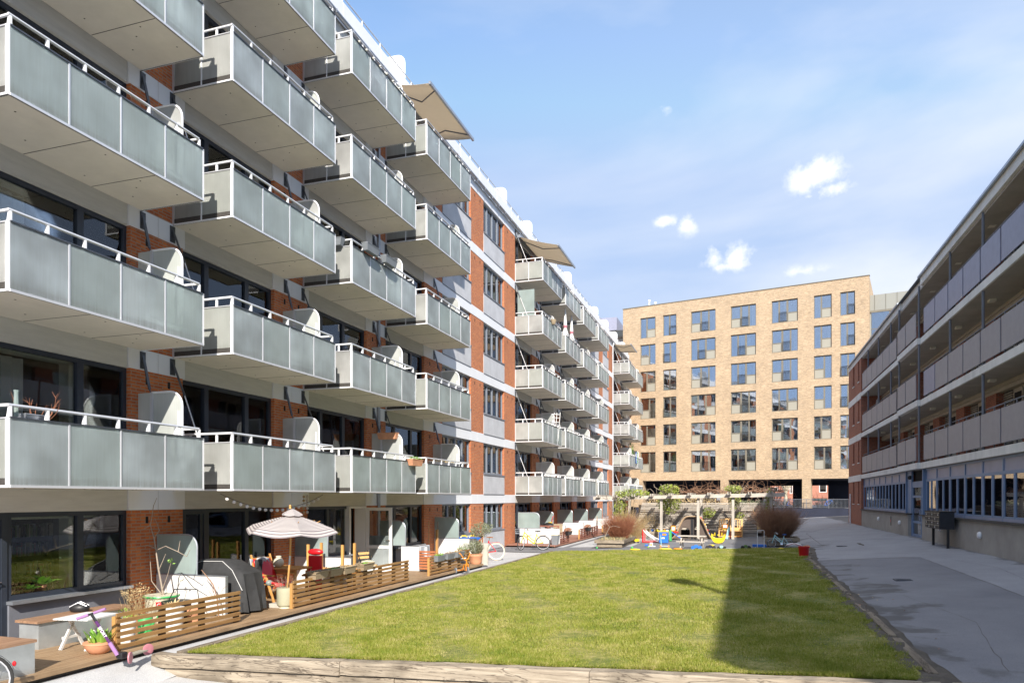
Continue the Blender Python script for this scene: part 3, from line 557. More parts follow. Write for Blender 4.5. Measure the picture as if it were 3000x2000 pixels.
for u in (5.0,14.0,19.0,24.2,29.,36.2,41.0,46.1,51.2,61.2,66.,71.,76.):
    mb=MB(Lf); n0,n1,z0,z1=-1.5,-.22,17.2,19.05; r_=.32; arc=[(u-.02,n1-r_+r_*math.sin(t*PI/12),z1-r_+r_*math.cos(t*PI/12)) for t in range(7)]
    mb.prism([(u-.02,n0,z0),(u-.02,n0,z1)]+arc+[(u-.02,n1,z0)],(.04,0,0),'white_paint')
    mb.tube([(u,n0,z1)]+[(u,p[1],p[2]) for p in arc]+[(u,n1,z0)],.035,'alu_white',6); mb.build('terrace_divider',ab)
# downpipes
for y,x in ((21.7,.07),(66.8,.1)):
    mb=MB(Lf); mb.tube([(y,x,-.1),(y,x,16.7),(y,x+.07,17.05)],.05 if y<60 else .06,'zinc' if y<60 else 'alu',8)
    for k in range(6): mb.box(y-.07,y+.07,-.02,x+.02,1.5+2.9*k,1.54+2.9*k,'zinc')
    mb.build('downpipe',ab)
# ---- balconies
def make_balcony(w=4.0,dep=1.59):
    mb=MB(); mb.box(0,dep-.03,.03,w-.03,.03,.2,'soffit')
    mb.box(0,dep-.012,.0,.028,.02,.16,'edge_dark'); mb.box(0,dep-.012,w-.028,w,.02,.16,'edge_dark'); mb.box(dep-.028,dep-.006,.028,w-.028,.02,.16,'edge_dark')
    for f in (.36,.70): mb.box(.02,dep-.05,w*f-.006,w*f+.006,.026,.031,'edge_dark')
    for (x,y) in ((.2,.3),(1.2,.4),(.5,1.1),(1.35,1.9),(.3,2.4),(1.1,2.9),(.4,3.4),(1.3,3.6),(.8,3.1)): mb.box(x-.012,x+.012,y-.012,y+.012,.026,.031,'edge_dark')
    root=mb.build('balcony')
    mb=MB(); o=dep; t=.03; zt=1.06
    for (y0,y1) in ((-.01,t),(w-t,w+.01)):   # corner posts and side frames
        mb.box(o-.05,o,y0,y1,.02,zt,'alu_white'); mb.box(.0,.05,y0,y1,.02,zt,'alu'); mb.box(.05,o-.05,y0,y1,.02,.055,'alu_white'); mb.box(.05,o-.05,y0,y1,zt-.02,zt,'alu')
        mb.box(dep*.49-.015,dep*.49+.015,y0,y1,.055,zt-.02,'alu_white')
    mb.box(o-.02,o+.01,t,w-t,.02,.06,'alu'); mb.box(o-.035,o+.016,t,w-t,zt-.012,zt+.012,'dark_steel')
    for q in (1,2,3): mb.box(o-.012,o+.01,w*q/4-.014,w*q/4+.014,.06,zt-.012,'alu')
    kid(root,mb.build('frame'))
    for q in range(4):
        kid(root,MB().box(o-.012,o-.003,w*q/4+(.03 if q==0 else .014),w*(q+1)/4-(.03 if q==3 else .014),.06,zt-.012,'frost_front').build('glass_panel'))
    for (a,b) in ((.05,dep*.49-.015),(dep*.49+.015,o-.05)):
        kid(root,MB().box(a,b,.004,.012,.055,zt-.02,'frost_side').build('glass_panel'))
    kid(root,MB().box(.05,o-.05,w-.012,w-.004,.055,zt-.02,'frost_side').build('glass_panel'))
    mb=MB(); i=.065; zr=1.25; mb.tube([(.02,i,zr),(o-i,i,zr)],.024,'alu_white',6); mb.tube([(o-i,i-.02,zr),(o-i,w-i,zr)],.026,'alu',6); mb.tube([(o-i,w-i,zr),(.02,w-i,zr)],.024,'alu_white',6)
    for y in (i,)+tuple(w*q/6 for q in range(1,6))+(w-i,):
        mb.prism([(o-i-.07,y-.006,1.0),(o-i+.02,y-.006,1.0),(o-i+.02,y-.006,1.24),(o-i-.02,y-.006,1.24)],(0,.035,0),'alu_white'); mb.box(o-i-.02,o-i+.01,y-.012,y+.022,.2,1.0,'alu_white')
    for x in (.4,1.1): mb.box(x,x+.05,i-.01,i+.015,.2,1.22,'alu_white'); mb.box(x,x+.05,w-i-.01,w-i+.015,.2,1.22,'alu_white')
    mb.tube([(.05,i,.3),(o-i,i,.3),(o-i,w-i,.3)],.02,'alu_white',6)
    kid(root,mb.build('handrail'))
    mb=MB()
    for y in (-.02,w+.02):
        ye=y+(.08 if y<1 else -.08); mb.box(-.005,.03,y-.07,y+.07,2.55,2.9,'dark_steel'); mb.beam((.03,y,2.82),(.28,ye,2.1),.05,.03,'dark_steel'); mb.tube([(.22,ye,2.25),(1.0,ye,.25)],.014,'dark_steel' if y>1 else 'alu_white',5)
        kid(root,mb.build('tie_rod')); mb=MB()
    y=w-.1; n1=1.15; z1=2.02; r_=.3; arc=[(n1-r_+r_*math.sin(t*PI/12),y,z1-r_+r_*math.cos(t*PI/12)) for t in range(7)]
    mb=MB(); mb.prism([(.02,y,.2),(.02,y,z1)]+arc+[(n1,y,.2)],(0,.02,0),'frost_screen')
    mb.tube([(.38,y,z1),]+[(p[0],p[1],p[2]) for p in arc]+[(n1,y,.2)],.022,'alu_white',6); mb.box(.36,.42,y-.03,y-.002,.2,z1,'alu'); mb.box(n1-.09,n1-.06,y-.04,y-.002,.2,1.62,'alu_white')
    kid(root,mb.build('privacy_screen'))
    return root
pb=make_balcony(); first=True
BAL=[]
for (y0,s) in ((7.7,1),(12.55,1),(17.4,1),(22.3,1.01),(37.05,1.03),(42.2,1.01),(47.3,1.0),(52.4,1.05),(67.2,1.05),(72.4,1.05)):
    for k in range(5): BAL.append((y0,2.56+2.9*k,s))
for (y,z,s) in BAL:
    if first: o=pb; o.parent=ab; o.location=(WX,y,z); o.scale=(1,s,1); first=False
    else: o=dup(pb,ab,(WX,y,z),(1,s,1))
# ================================================================ right building with access galleries
gb=thing('gallery_building','four storey brick building with access galleries, mauve parapet panels and blue shop windows','building')
GX=7.3; Rf=lambda u,n,z:(GX-n,u,z)   # n>0 sticks out over the yard
SL=[3.98,6.72,9.42]; RT=12.09
for k,zt in enumerate(SL):
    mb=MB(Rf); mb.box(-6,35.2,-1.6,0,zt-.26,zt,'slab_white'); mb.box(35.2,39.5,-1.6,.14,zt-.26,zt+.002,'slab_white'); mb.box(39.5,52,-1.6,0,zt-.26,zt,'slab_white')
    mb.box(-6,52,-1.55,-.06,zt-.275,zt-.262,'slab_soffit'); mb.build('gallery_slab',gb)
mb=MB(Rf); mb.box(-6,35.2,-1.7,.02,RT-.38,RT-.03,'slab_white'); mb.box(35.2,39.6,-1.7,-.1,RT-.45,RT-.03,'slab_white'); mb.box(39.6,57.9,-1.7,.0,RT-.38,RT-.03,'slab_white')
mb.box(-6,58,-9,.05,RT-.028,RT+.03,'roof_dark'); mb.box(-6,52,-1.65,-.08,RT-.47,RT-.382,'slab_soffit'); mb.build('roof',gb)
mb=MB(Rf); mb.box(-6,35.2,.05,.13,RT-.06,RT+.02,'zinc'); mb.box(39.6,57.9,.05,.12,RT-.06,RT+.02,'zinc'); mb.build('gutter',gb)
# back wall of the galleries with doors, windows and louvres
mod=3.9; us=[-5.6+mod*i for i in range(15)]
for k,zt in enumerate(SL):
    top=(SL+[RT-.2])[k+1]-.26; mb=MB(Rf)
    for i,u in enumerate(us):
        if u+mod>52.5: break
        mb.box(u,u+1.15,-1.62,-1.2,zt,top-.3,'brick_dark')
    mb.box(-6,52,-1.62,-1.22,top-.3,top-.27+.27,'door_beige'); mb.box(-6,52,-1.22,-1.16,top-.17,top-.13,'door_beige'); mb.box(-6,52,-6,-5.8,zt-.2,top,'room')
    mb.build('gallery_wall',gb)
    for i,u in enumerate(us):
        if u+mod>52.5: break
        a=u+1.15; mb=MB(Rf); z0,z1=zt,top-.3
        mb.box(a,a+.9,-1.5,-1.42,z0,z0+.8,'brick_dark'); mb.box(a,a+.06,-1.5,-1.4,z0+.8,z1,'door_beige'); mb.box(a+.84,a+.9,-1.5,-1.4,z0+.8,z1,'door_beige'); mb.box(a,a+.9,-1.5,-1.4,z1-.06,z1,'door_beige'); mb.box(a,a+.9,-1.5,-1.4,z0+.8,z0+.86,'door_beige')
        w=mb.build('window',gb); MB(Rf).box(a+.06,a+.84,-1.46,-1.45,z0+.86,z1-.06,'glass').build('pane',w)
        mb=MB(Rf); mb.box(a+.9,a+1.8,-1.52,-1.44,z0,z1,'door_beige'); mb.box(a+1.0,a+1.7,-1.44,-1.435,z0+.9,z1-.15,'black_void'); mb.box(a+1.0,a+1.7,-1.44,-1.43,z0+.1,z0+.8,'olive_metal'); d=mb.build('door',gb)
        MB(Rf).tube([(a+.98,-1.43,z0+1.0),(a+1.1,-1.40,z0+1.0)],.015,'chrome',5).build('handle',d)
        mb=MB(Rf); mb.box(a+1.8,a+mod-1.15,-1.5,-1.45,z0,z1,'edge_dark')
        for q in range(30):
            z=z0+.05+q*.078
            if z<z1-.04: mb.box(a+1.85,a+mod-1.2,-1.45,-1.41,z,z+.03,'door_beige')
        mb.build('louvre',gb)
# parapet panels, posts, rails
PU=[-1.0,.95,2.9,4.85,6.8,8.75,10.7,12.65,14.6,16.55,18.5,20.45,21.2,23.08,24.96,26.91,28.88,30.88,32.78,34.7]
PU=[34.7-1.955*i for i in range(20)][::-1]
PF=[37.63,40.45,42.36,44.25,46.06,47.84,49.67,51.54]
for k,zt in enumerate(SL):
    for a,b in zip(PU,PU[1:]):
        MB(Rf).box(a+.06,b-.06,-.03,-.0,zt+.1,zt+1.14,'parapet_panel_blue' if (k==2 and b<35) or (k==1 and b>33) else 'parapet_panel').build('parapet_panel',gb)
    for a,b in [(35.4,37.55),(37.6,39.45)]+list(zip(PF[1:],PF[2:])):
        n=.14 if b<40 else 0
        MB(Rf).box(a+.05,b-.05,n-.03,n,zt+.1,zt+1.14,'parapet_panel').build('parapet_panel',gb)
    mb=MB(Rf); mb.tube([(-6,-.12,zt+1.3),(35.0,-.12,zt+1.3)],.022,'panel_slate',6); mb.tube([(35.3,-.02,zt+1.3),(39.4,-.02,zt+1.3)],.022,'panel_slate',6); mb.tube([(39.5,-.12,zt+1.3),(51.8,-.12,zt+1.3)],.022,'panel_slate',6)
    for a in PU+PF+[(x+y)/2 for x,y in zip(PU,PU[1:])]+[36.5,38.6]:
        q=-.12 if not 35<a<39.5 else -.02; mb.box(a-.025,a+.025,q-.015,q+.015,zt,zt+1.3,'panel_slate')
    mb.build('handrail',gb)
    top=(SL+[RT-.12])[k+1]-.26
    for u in (3.3,7.2,11.1,15.0,19.0,22.9,26.8,30.71,35.25,39.45,42.18,45.84,49.52):
        q=-.06 if not 35<u<39.5 else .05
        MB(Rf).tube([(u,q,zt),(u,q,top)],.045,'dark_steel' if 0 else 'panel_slate',8).build('gallery_post',gb)
    for u in (16,20,24.,28,32,36,40.,44,48):
        mb=MB(Rf); mb.box(u-.13,u+.13,-.75,-.55,top-.1,top-.012,'lamp_glass'); mb.build('ceiling_light',gb)
# shop front
def shopfront(u0,us):
    ed=[u0]+us; 
    for a,b in zip(ed,ed[1:]):
        mb=MB(Rf); n=-.15; z0,z1,zm=1.72,3.70,3.2; c=(a+b)/2; f=.06
        mb.box(a,a+f,n-.1,n,z0,z1,'blue_frame'); mb.box(b-f,b,n-.1,n,z0,z1,'blue_frame'); mb.box(a+f,b-f,n-.1,n,z0,z0+.09,'blue_frame2'); mb.box(a+f,b-f,n-.1,n,z1-.07,z1,'blue_frame'); mb.box(a+f,b-f,n-.1,n,zm-.05,zm+.05,'blue_frame')
        mb.box(c-.035,c+.035,n-.1,n+.001,z0+.09,zm-.05,'blue_frame'); mb.box(a+f,b-f,n-.09,n-.03,zm+.05,z1-.07,'blue_frame2')
        for (p,q) in ((a+f,c-.035),(c+.035,b-f)):
            mb.box(p,p+.055,n-.05,n-.01,z0+.09,zm-.05,'blue_frame'); mb.box(q-.055,q,n-.08,n-.01,z0+.09,zm-.05,'blue_frame'); mb.box(p+.055,q-.055,n-.05,n-.01,z0+.09,z0+.15,'blue_frame')
        w=mb.build('window',gb); MB(Rf).box(a+f,b-f,n-.04,n-.03,z0+.12,zm-.05,'glass_blue').build('pane',w)
shopfront(1.5,[1.5+1.98*i for i in range(1,17)]+[34.94])
shopfront(38.87,[40.68,42.56,44.41,46.21,48.08,49.93,52.0])
mb=MB(Rf); mb.box(-6,35.05,-.4,-.02,.3,1.66,'plinth'); mb.box(37.88,52,-.4,-.02,.3,1.66,'plinth'); mb.build('plinth',gb)
mb=MB(Rf); mb.box(-6,35.12,-.4,.07,1.66,1.72,'edge_dark'); mb.box(37.8,52,-.4,.07,1.66,1.72,'edge_dark'); mb.build('sill',gb)
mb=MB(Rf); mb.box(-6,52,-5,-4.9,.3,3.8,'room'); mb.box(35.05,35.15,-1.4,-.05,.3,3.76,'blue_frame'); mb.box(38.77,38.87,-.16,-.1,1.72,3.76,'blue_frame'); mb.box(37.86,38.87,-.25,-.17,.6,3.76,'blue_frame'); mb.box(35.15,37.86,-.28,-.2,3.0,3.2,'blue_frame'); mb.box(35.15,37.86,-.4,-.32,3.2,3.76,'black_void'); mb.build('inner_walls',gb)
mb=MB(Rf); a,b,n=35.16,37.85,-.2
for p in ((a,a+.09),(36.0,36.12),(b-.09,b)): mb.box(p[0],p[1],n-.06,n,.62,3.0,'blue_frame')
for z in ((.62,.78),(1.28,1.38),(2.45,2.56),(2.92,3.0)): mb.box(a+.09,b-.09,n-.06,n-.003,z[0],z[1],'blue_frame')
d=mb.build('door',gb); MB(Rf).box(a+.09,b-.09,n-.04,n-.03,.78,2.92,'glass_blue').build('pane',d); MB(Rf).box(36.2,36.24,n,n+.04,1.4,1.9,'chrome').build('handle',d)
for y,z in ((31.9,1.25),(26.9,1.22),(39.6,1.22),(45.5,1.25)):
    mb=MB(Rf); mb.lathe([(.001,0),(.11,.0),(.12,.03),(.09,.09),(.001,.11)],(0,0,0),'alu_white',14,Matrix.Translation((y,-.02,z))@Matrix.Rotation(-PI/2,4,'X')); mb.build('wall_vent',gb)
mb=MB(Rf); mb.box(41.9,42.0,-.018,0,1.0,1.5,'black_plastic'); mb.box(41.89,42.01,0,.004,1.18,1.32,'red_pl'); mb.build('notice_plate',gb)
# end block in brick, flush with the galleries
mb=MB(Rf); B0,B1=52.0,57.9
Wn=[(52.75,53.35),(55.0,55.7)]
zs=[.4]; 
def facecells(mb,u0,u1,z0,z1,holes,n,m,th=.3):
    U=sorted({u0,u1}|{h[0] for h in holes}|{h[1] for h in holes}); Z=sorted({z0,z1}|{h[2] for h in holes}|{h[3] for h in holes})
    for a,b in zip(U,U[1:]):
        for c,d in zip(Z,Z[1:]):
            if not any(h[0]<=a and b<=h[1] and h[2]<=c and d<=h[3] for h in holes):
                mb.add([(a,n,c),(b,n,c),(b,n,d),(a,n,d)],[(0,1,2,3)],m)
    for h in holes:
        a,b,c,d=h; mb.add([(a,n,c),(a,n-th,c),(a,n-th,d),(a,n,d),(b,n,c),(b,n-th,c),(b,n-th,d),(b,n,d)],[(0,1,2,3),(4,7,6,5),(0,4,5,1),(3,2,6,7)],m)
holes=[]
for k,z in enumerate((.75,)+tuple(s_ for s_ in SL)):
    for (a,b) in Wn: holes.append((a,b,z+(1.3 if k==0 else .85),z+(2.9 if k==0 else 2.25)))
facecells(mb,B0,B1,.3,RT-.38,holes,0,'brick_dark'); mb.box(B0-.01,B0+.3,-8,-.003,.3,RT-.4,'brick_dark'); mb.box(B1-.3,B1,-8,-.003,.3,RT-.4,'brick_dark'); mb.box(B0+.3,B1-.3,-.6,-.5,.3,RT-.4,'room'); mb.build('end_wall',gb)
for h in holes:
    mb=MB(Rf); a,b,c,d=h; n=-.12; mb.box(a,a+.06,n-.06,n,c,d,'blue_frame'); mb.box(b-.06,b,n-.06,n,c,d,'blue_frame'); mb.box(a+.06,b-.06,n-.06,n,d-.06,d,'blue_frame'); mb.box(a+.06,b-.06,n-.06,n,c,c+.06,'blue_frame'); mb.box(a-.04,b+.04,-.12,.05,c-.06,c,'slab_white')
    w=mb.build('window',gb); MB(Rf).box(a+.06,b-.06,n-.04,n-.03,c+.06,d-.06,'glass_blue').build('pane',w)
    if random.random()<.7: q=MB(Rf); curtain(q,a+.05,b-.1,c+.1,d-.06,n-.15,'curtain',.02); q.build('curtain',w)
for k,z in enumerate((SL[0]-.3,SL[1]-.3,SL[2]-.3)): MB(Rf).box(B0+.02,B1,-.1,.03,z-.1,z+.32,'slab_white').build('fascia_band',gb)
MB(Rf).tube([(56.5,.08,.6),(56.5,.08,2.75)],.05,'alu_white',8).build('downpipe',gb)
mb=MB(Rf); mb.box(-6,B1,-9,-8.9,.2,RT,'brick_dark'); mb.box(-6,-5.9,-8.9,-1.7,.2,RT,'brick_dark'); mb.build('outer_wall',gb)
t=thing('roof_vent','metal vent cowl standing on the flat roof of the gallery building','vent',(7.55,.25,12.1)); mb=MB(); mb.tube([(0,0,0),(0,0,2.2)],.1,'zinc',10); mb.build('pipe',t); MB().lathe([(.14,1.75),(.3,1.85),(.32,2.5),(.12,2.75)],(0,0,0),'zinc',14).build('cowl',t)
# drum lamp by the doorway, ladder on the gallery
t=thing('wall_lamp','small black wall lamp beside the blue shop doorway','lamp',(7.42,37.95,3.4)); MB().ball((0,0,0),.1,'black_plastic').build('lamp_shade',t); MB().box(-.02,.06,-.02,.02,.02,.06,'black_plastic').build('arm',t)
t=thing('step_ladder','aluminium ladder leaning at the far end of the middle gallery','ladder',(7.9,51.2,6.83)); mb=MB()
for y in (-.22,.22): mb.beam((0,y,0),(.25,y,2.0),.03,.06,'alu')
mb.build('side_rail',t); mb=MB(); [mb.beam((.03*q*4.2/4,-.2,.25*q),(.03*q*4.2/4,.2,.25*q),.04,.03,'alu') for q in range(1,8)]; mb.build('rung',t)
# letter boxes
t=thing('letterbox_stand','black bank of letter boxes on two legs before the grey plinth','letterbox',(0,0,0))
z0=.68; mb=MB(); mb.box(6.72,7.18,29.4,31.6,1.3,1.92,'mail'); mb.box(6.68,7.2,29.35,31.65,1.92,1.95,'black_plastic'); mb.build('casing',t)
for y in (29.0+.3,31.4): MB().box(6.92,7.0,y,y+.09,.5,1.3,'black_plastic').build('leg',t)
for i in range(5):
    for k in range(4):
        mb=MB(); y=29.44+i*.43; z=1.315+k*.15; mb.box(6.705,6.718,y,y+.405,z,z+.138,'mail'); mb.box(6.698,6.704,y+.02,y+.385,z+.112,z+.124,'cream')
        if (i*3+k)%2: mb.box(6.698,6.704,y+.15,y+.24,z+.035,z+.07,'white_paint')
        mb.build('box_door',t)
# ================================================================ far yellow brick building
mpt=lambda x:73.3*3415/(x+1700)
def onf(x): Z=mpt(x); u=(x-1176)/1639; a=math.atan(535/1639); return Vector((Z*(u*math.cos(a)-math.sin(a)),Z*(math.cos(a)+u*math.sin(a))))
P0=onf(1431.); P1=onf(1996.5); ang=math.atan2(P1.y-P0.y,P1.x-P0.x); FL=(P1-P0).length
def ux(c): return (onf((1800+c/2.1775)/1.2755)-P0).length*(1 if c>=55 else -1)
tb=thing('brick_block','tall yellow brick housing block seven storeys high closing the end of the yard','building',(P0.x,P0.y,0),ang)
Tf=lambda u,n,z:(u,-n,z)
colx=[(165,262),(310,395),(488,645),(742,903),(1003,1170),(1272,1386),(1440,1535)]
cols=[(ux(a),ux(b)) for a,b in colx]
pat=['FW WF FW WF FW WF'.split(),'FD DF FD DF FD FD'.split(),'WDF FDW WDF FDW WDF WDF'.split(),'WDF FDW FDW WDF WDF FDW'.split(),'FDW WDF WDF FDW WDF FDW'.split(),'FW FW WF WF FW WF'.split(),'FD FD DF DF FD FD'.split()]
ZT=lambda r:22.30-2.96*r
holes=[]
for (a,b) in cols:
    for r in range(6): holes.append((a,b,ZT(r)-2.26,ZT(r)))
mb=MB(Tf); UL=-9.0
facecells(mb,0,FL,4.35,23.55,holes,0,'brick_tan',.25); facecells(mb,UL,0,4.35,9.6,[],0,'brick_tan')
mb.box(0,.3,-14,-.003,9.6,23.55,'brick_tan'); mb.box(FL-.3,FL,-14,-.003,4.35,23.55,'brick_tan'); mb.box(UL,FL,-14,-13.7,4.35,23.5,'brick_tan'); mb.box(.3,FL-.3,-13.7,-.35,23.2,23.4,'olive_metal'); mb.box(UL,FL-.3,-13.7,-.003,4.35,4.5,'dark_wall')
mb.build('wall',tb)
MB(Tf).box(-.05,FL+.05,-.35,.05,23.55,23.62,'bronze_frame').build('coping',tb)
mb=MB(Tf); mb.box(.3,FL-.3,-3.4,-3.3,4.5,23.2,'room')
for r in range(7): mb.box(.3,FL-.3,-3.3,-.27,ZT(r)+.3,ZT(r)+.42,'room')
mb.build('inner_walls',tb)
r3=random.Random(21)
for ci,(a,b) in enumerate(cols):
    for r in range(6):
        p=pat[ci][r]; z1=ZT(r); z0=z1-2.26; n=-.13; f=.09; wt={'F':.85,'W':1.25,'D':1.0}; tot=sum(wt[c] for c in p); u=a
        mb=MB(Tf); mb.box(a,b,n-.08,n,z1-.1,z1,'bronze_frame'); mb.box(a,b,n-.08,n+.1,z0,z0+.07,'bronze_frame'); pan=MB(Tf); rail=None; sp=MB(Tf)
        for ch in p:
            w=(b-a)*wt[ch]/tot; e=u+w; g=f if ch!='F' else .05
            mb.box(u,u+g,n-.08,n+.01,z0+.07,z1-.1,'bronze_frame'); mb.box(e-g,e,n-.08,n+.01,z0+.07,z1-.1,'bronze_frame')
            zb=z0+.07
            if ch=='W': zb=z0+.95; mb.box(u+g,e-g,n-.08,n+.012,zb-.06,zb+.04,'bronze_frame'); sp.box(u+g,e-g,n-.05,n-.005,z0+.07,zb-.06,'olive_metal'); 
            if ch=='D': rail=(u,e); mb.box(u+g,e-g,n-.08,n+.005,z0+.07,z0+.17,'bronze_frame')
            pan.box(u+g,e-g,n-.05,n-.04,zb,z1-.1,'glass_tan')
            if r3.random()<.8:
                q=MB(Tf); m='curtain' if r<4 or r3.random()<.5 else ('curtain_green' if r3.random()<.5 else 'inner_frame'); s_=r3.choice((0,1)); ww=(w-2*g)*r3.uniform(.25,1.0)
                x0=u+g if s_==0 else e-g-ww; curtain(q,x0,x0+ww,max(zb,z0+.1),z1-.12,n-.3,m,.04,20); cur_=q
            else: cur_=None
            if cur_: CUR=cur_; 
            u=e
            if cur_: pan.cur=getattr(pan,'cur',[])+[cur_]
        w_=mb.build('window',tb); pan.build('pane',w_)
        if sp.v: sp.build('panel',w_)
        for q in getattr(pan,'cur',[]): q.build('curtain',w_)
        if rail:
            q=MB(Tf); x0,x1=rail; q.box(x0,x1,.0,.03,z0+1.0,z0+1.04,'black_plastic'); q.box(x0,x1,.0,.03,z0+.88,z0+.905,'black_plastic'); q.box(x0,x1,.0,.03,z0+.1,z0+.14,'black_plastic')
            k=int((x1-x0)/.11)
            for j in range(k+1): x=x0+(x1-x0)*j/k; q.box(x-.011,x+.011,.005,.025,z0+.14,z0+.88,'black_plastic')
            q.build('railing',w_)
# passage under the block
mb=MB(Tf); 
for c0,c1 in ((676,727),(1197,1253)): a,b=ux(c0),ux(c1); MB(Tf).box(a,b,-1.1,-.0,1.4,4.35,'brick_tan').build('pillar',tb)
MB(Tf).box(ux(95),ux(180),-1.1,0,1.4,4.35,'brick_tan').build('pillar',tb)
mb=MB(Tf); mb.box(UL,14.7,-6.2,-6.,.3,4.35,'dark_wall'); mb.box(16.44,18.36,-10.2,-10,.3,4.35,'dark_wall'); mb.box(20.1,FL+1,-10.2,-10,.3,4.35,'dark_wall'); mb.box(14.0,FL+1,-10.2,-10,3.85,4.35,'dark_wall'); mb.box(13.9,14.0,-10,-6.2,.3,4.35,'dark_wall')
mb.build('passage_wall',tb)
for (c0,c1) in ((560,640),(880,960)):
    a,b=ux(c0),ux(c1); mb=MB(Tf); mb.box(a,b,-6.,-5.93,1.5,1.7,'bronze_frame'); mb.box(a,b,-6,-5.93,3.5,3.6,'bronze_frame'); mb.box(a,a+.08,-6,-5.93,1.7,3.5,'bronze_frame'); mb.box(b-.08,b,-6,-5.93,1.7,3.5,'bronze_frame'); w_=mb.build('shop_window',tb); MB(Tf).box(a+.08,b-.08,-5.97,-5.96,1.7,3.5,'glass_tan').build('pane',w_)
# penthouse storey set back to the right
mb=MB(Tf); a=FL+.0; mb.box(a+.01,a+9,-12,-1.,16.0,21.9,'wing_grey'); 
pt=mb.build('side_wing',tb); mb=MB(Tf)
for j in range(9): mb.box(a+.4+j*.95,a+.43+j*.95,-1.0,-.97,20.4,21.9,'bronze_frame')
mb.box(a+.01,a+9,-1,-.9,20.2,20.4,'bronze_frame'); mb.build('cladding_joint',pt)
for j in range(3):
    x=a+.15+j*2.9; w_=MB(Tf).box(x,x+1.5,-1,-.96,17.4,20.2,'glass_tan').build('wing_window',tb); MB(Tf).box(x,x+1.5,-.96,-.93,18.6,18.66,'bronze_frame').build('transom',w_)
# podium, wall and railing in front of the passage
T0=Matrix.Translation((P0.x,P0.y,0))@Matrix.Rotation(ang,4,'Z')
mb=MB(); mb.box(UL,FL+12,-.3,60,.1,1.38,'asphalt_play',T0); tag(mb.build('podium_pavement'),kind='structure')
t=tag(MB().box(UL,FL+12,-.6,-.302,-.2,1.46,'dark_wall',T0).build('retaining_wall'),'long dark blue low wall below the railing of the far passage','wall')
t=thing('railing','grey metal railing with thin bars on top of the dark low wall','railing',(P0.x,P0.y,1.46),ang)
a0,a1=ux(960),FL+10; mb=MB(); mb.box(a0,a1,-.47,-.43,.86,.9,'panel_slate'); mb.box(a0,a1,-.46,-.44,.06,.09,'panel_slate'); mb.build('rail',t)
mb=MB(); k=int((a1-a0)/.115)
for j in range(k): x=a0+j*.115; mb.box(x-.009,x+.009,-.458,-.442,.09,.86,'zinc')
tag(mb.build('bars',t),kind='stuff')
for j in range(12): x=a0+j*2.0; MB().box(x-.025,x+.025,-.475,-.425,0,.86,'panel_slate').build('post',t)
# behind the passage
def place(u,n,z=0): v=T0@Vector((u,n,z)); return v
def redhouse(u,w,n,label,wins):
    t=thing('brick_house',label,'house',place(u,n),ang); mb=MB(Tf); facecells(mb,0,w,1.2,10,[(a,b,c,d) for a,b,c,d in wins],0,'brick_red',.15); mb.box(0,w,-8,-.5,1.2,10,'brick_red'); mb.build('wall',t)
    mb=MB(Tf); mb.prism([(-.3,.3,10),(w+.3,.3,10),(w+.3,-4,12.5),(-.3,-4,12.5)],(0,-.3,-.3),'roof_dark'); mb.build('roof',t)
    for a,b,c,d in wins:
        mb=MB(Tf); 
        for q in ((a,a+.1,c,d),(b-.1,b,c,d),(a+.1,b-.1,c,c+.1),(a+.1,b-.1,d-.1,d)): mb.box(q[0],q[1],-.12,.02,q[2],q[3],'white_paint')
        o=mb.build('window',t); MB(Tf).box(a+.1,b-.1,-.1,-.09,c+.1,d-.1,'glass_tan').build('pane',o)
redhouse(4.5,8.2,50,'red brick house with small white windows seen left through the passage',[(3.3,3.85,3.6,4.3),(5.7,6.15,3.2,4.7)])
redhouse(12.75,10,50,'red brick house with large white window seen right through the passage',[(1.95,3.1,3.4,4.75)])
t=thing('street_tree','pale bare tree with forked trunk beyond the passage','tree',place(10.0,47,1.3)); mb=MB(); mb.tube([(0,0,0),(.05,0,1.2),(0,0,2.2)],[.34,.27,.25],'bark',8); mb.build('trunk',t)
mb=MB(); rr=random.Random(5)
for k in range(9):
    a=k*.7; p=Vector((0,0,1.9+.06*k)); q=p+Vector((math.cos(a)*.9,math.sin(a)*.6,1.5)); e=q+Vector((math.cos(a)*.8,math.sin(a)*.5,2)); mb.tube([p,q,e],[.16,.09,.04],'bark',6)
mb.build('crown',t)
for i,(c,w,l) in enumerate(((1010,7.,'clipped green hedge left behind the railing of the passage'),(1262,8.,'bushy green hedge right behind the railing of the passage'))):
    t=thing('hedge',l,'hedge',place(18.2 if i else 13.2,13,1.35),ang); w=2.6; mb=MB(); leaves(mb,(w/2,0,.35),(w/2,.5,.5),700,.14,'leaf_grey',seed=i); mb.build('foliage',t); mb=MB(); twigs(mb,(w*.5,0,0),60,1.9 if i else 1.2,.8,'twig_red',.012,i+4,base=w*.4); mb.build('stem',t)
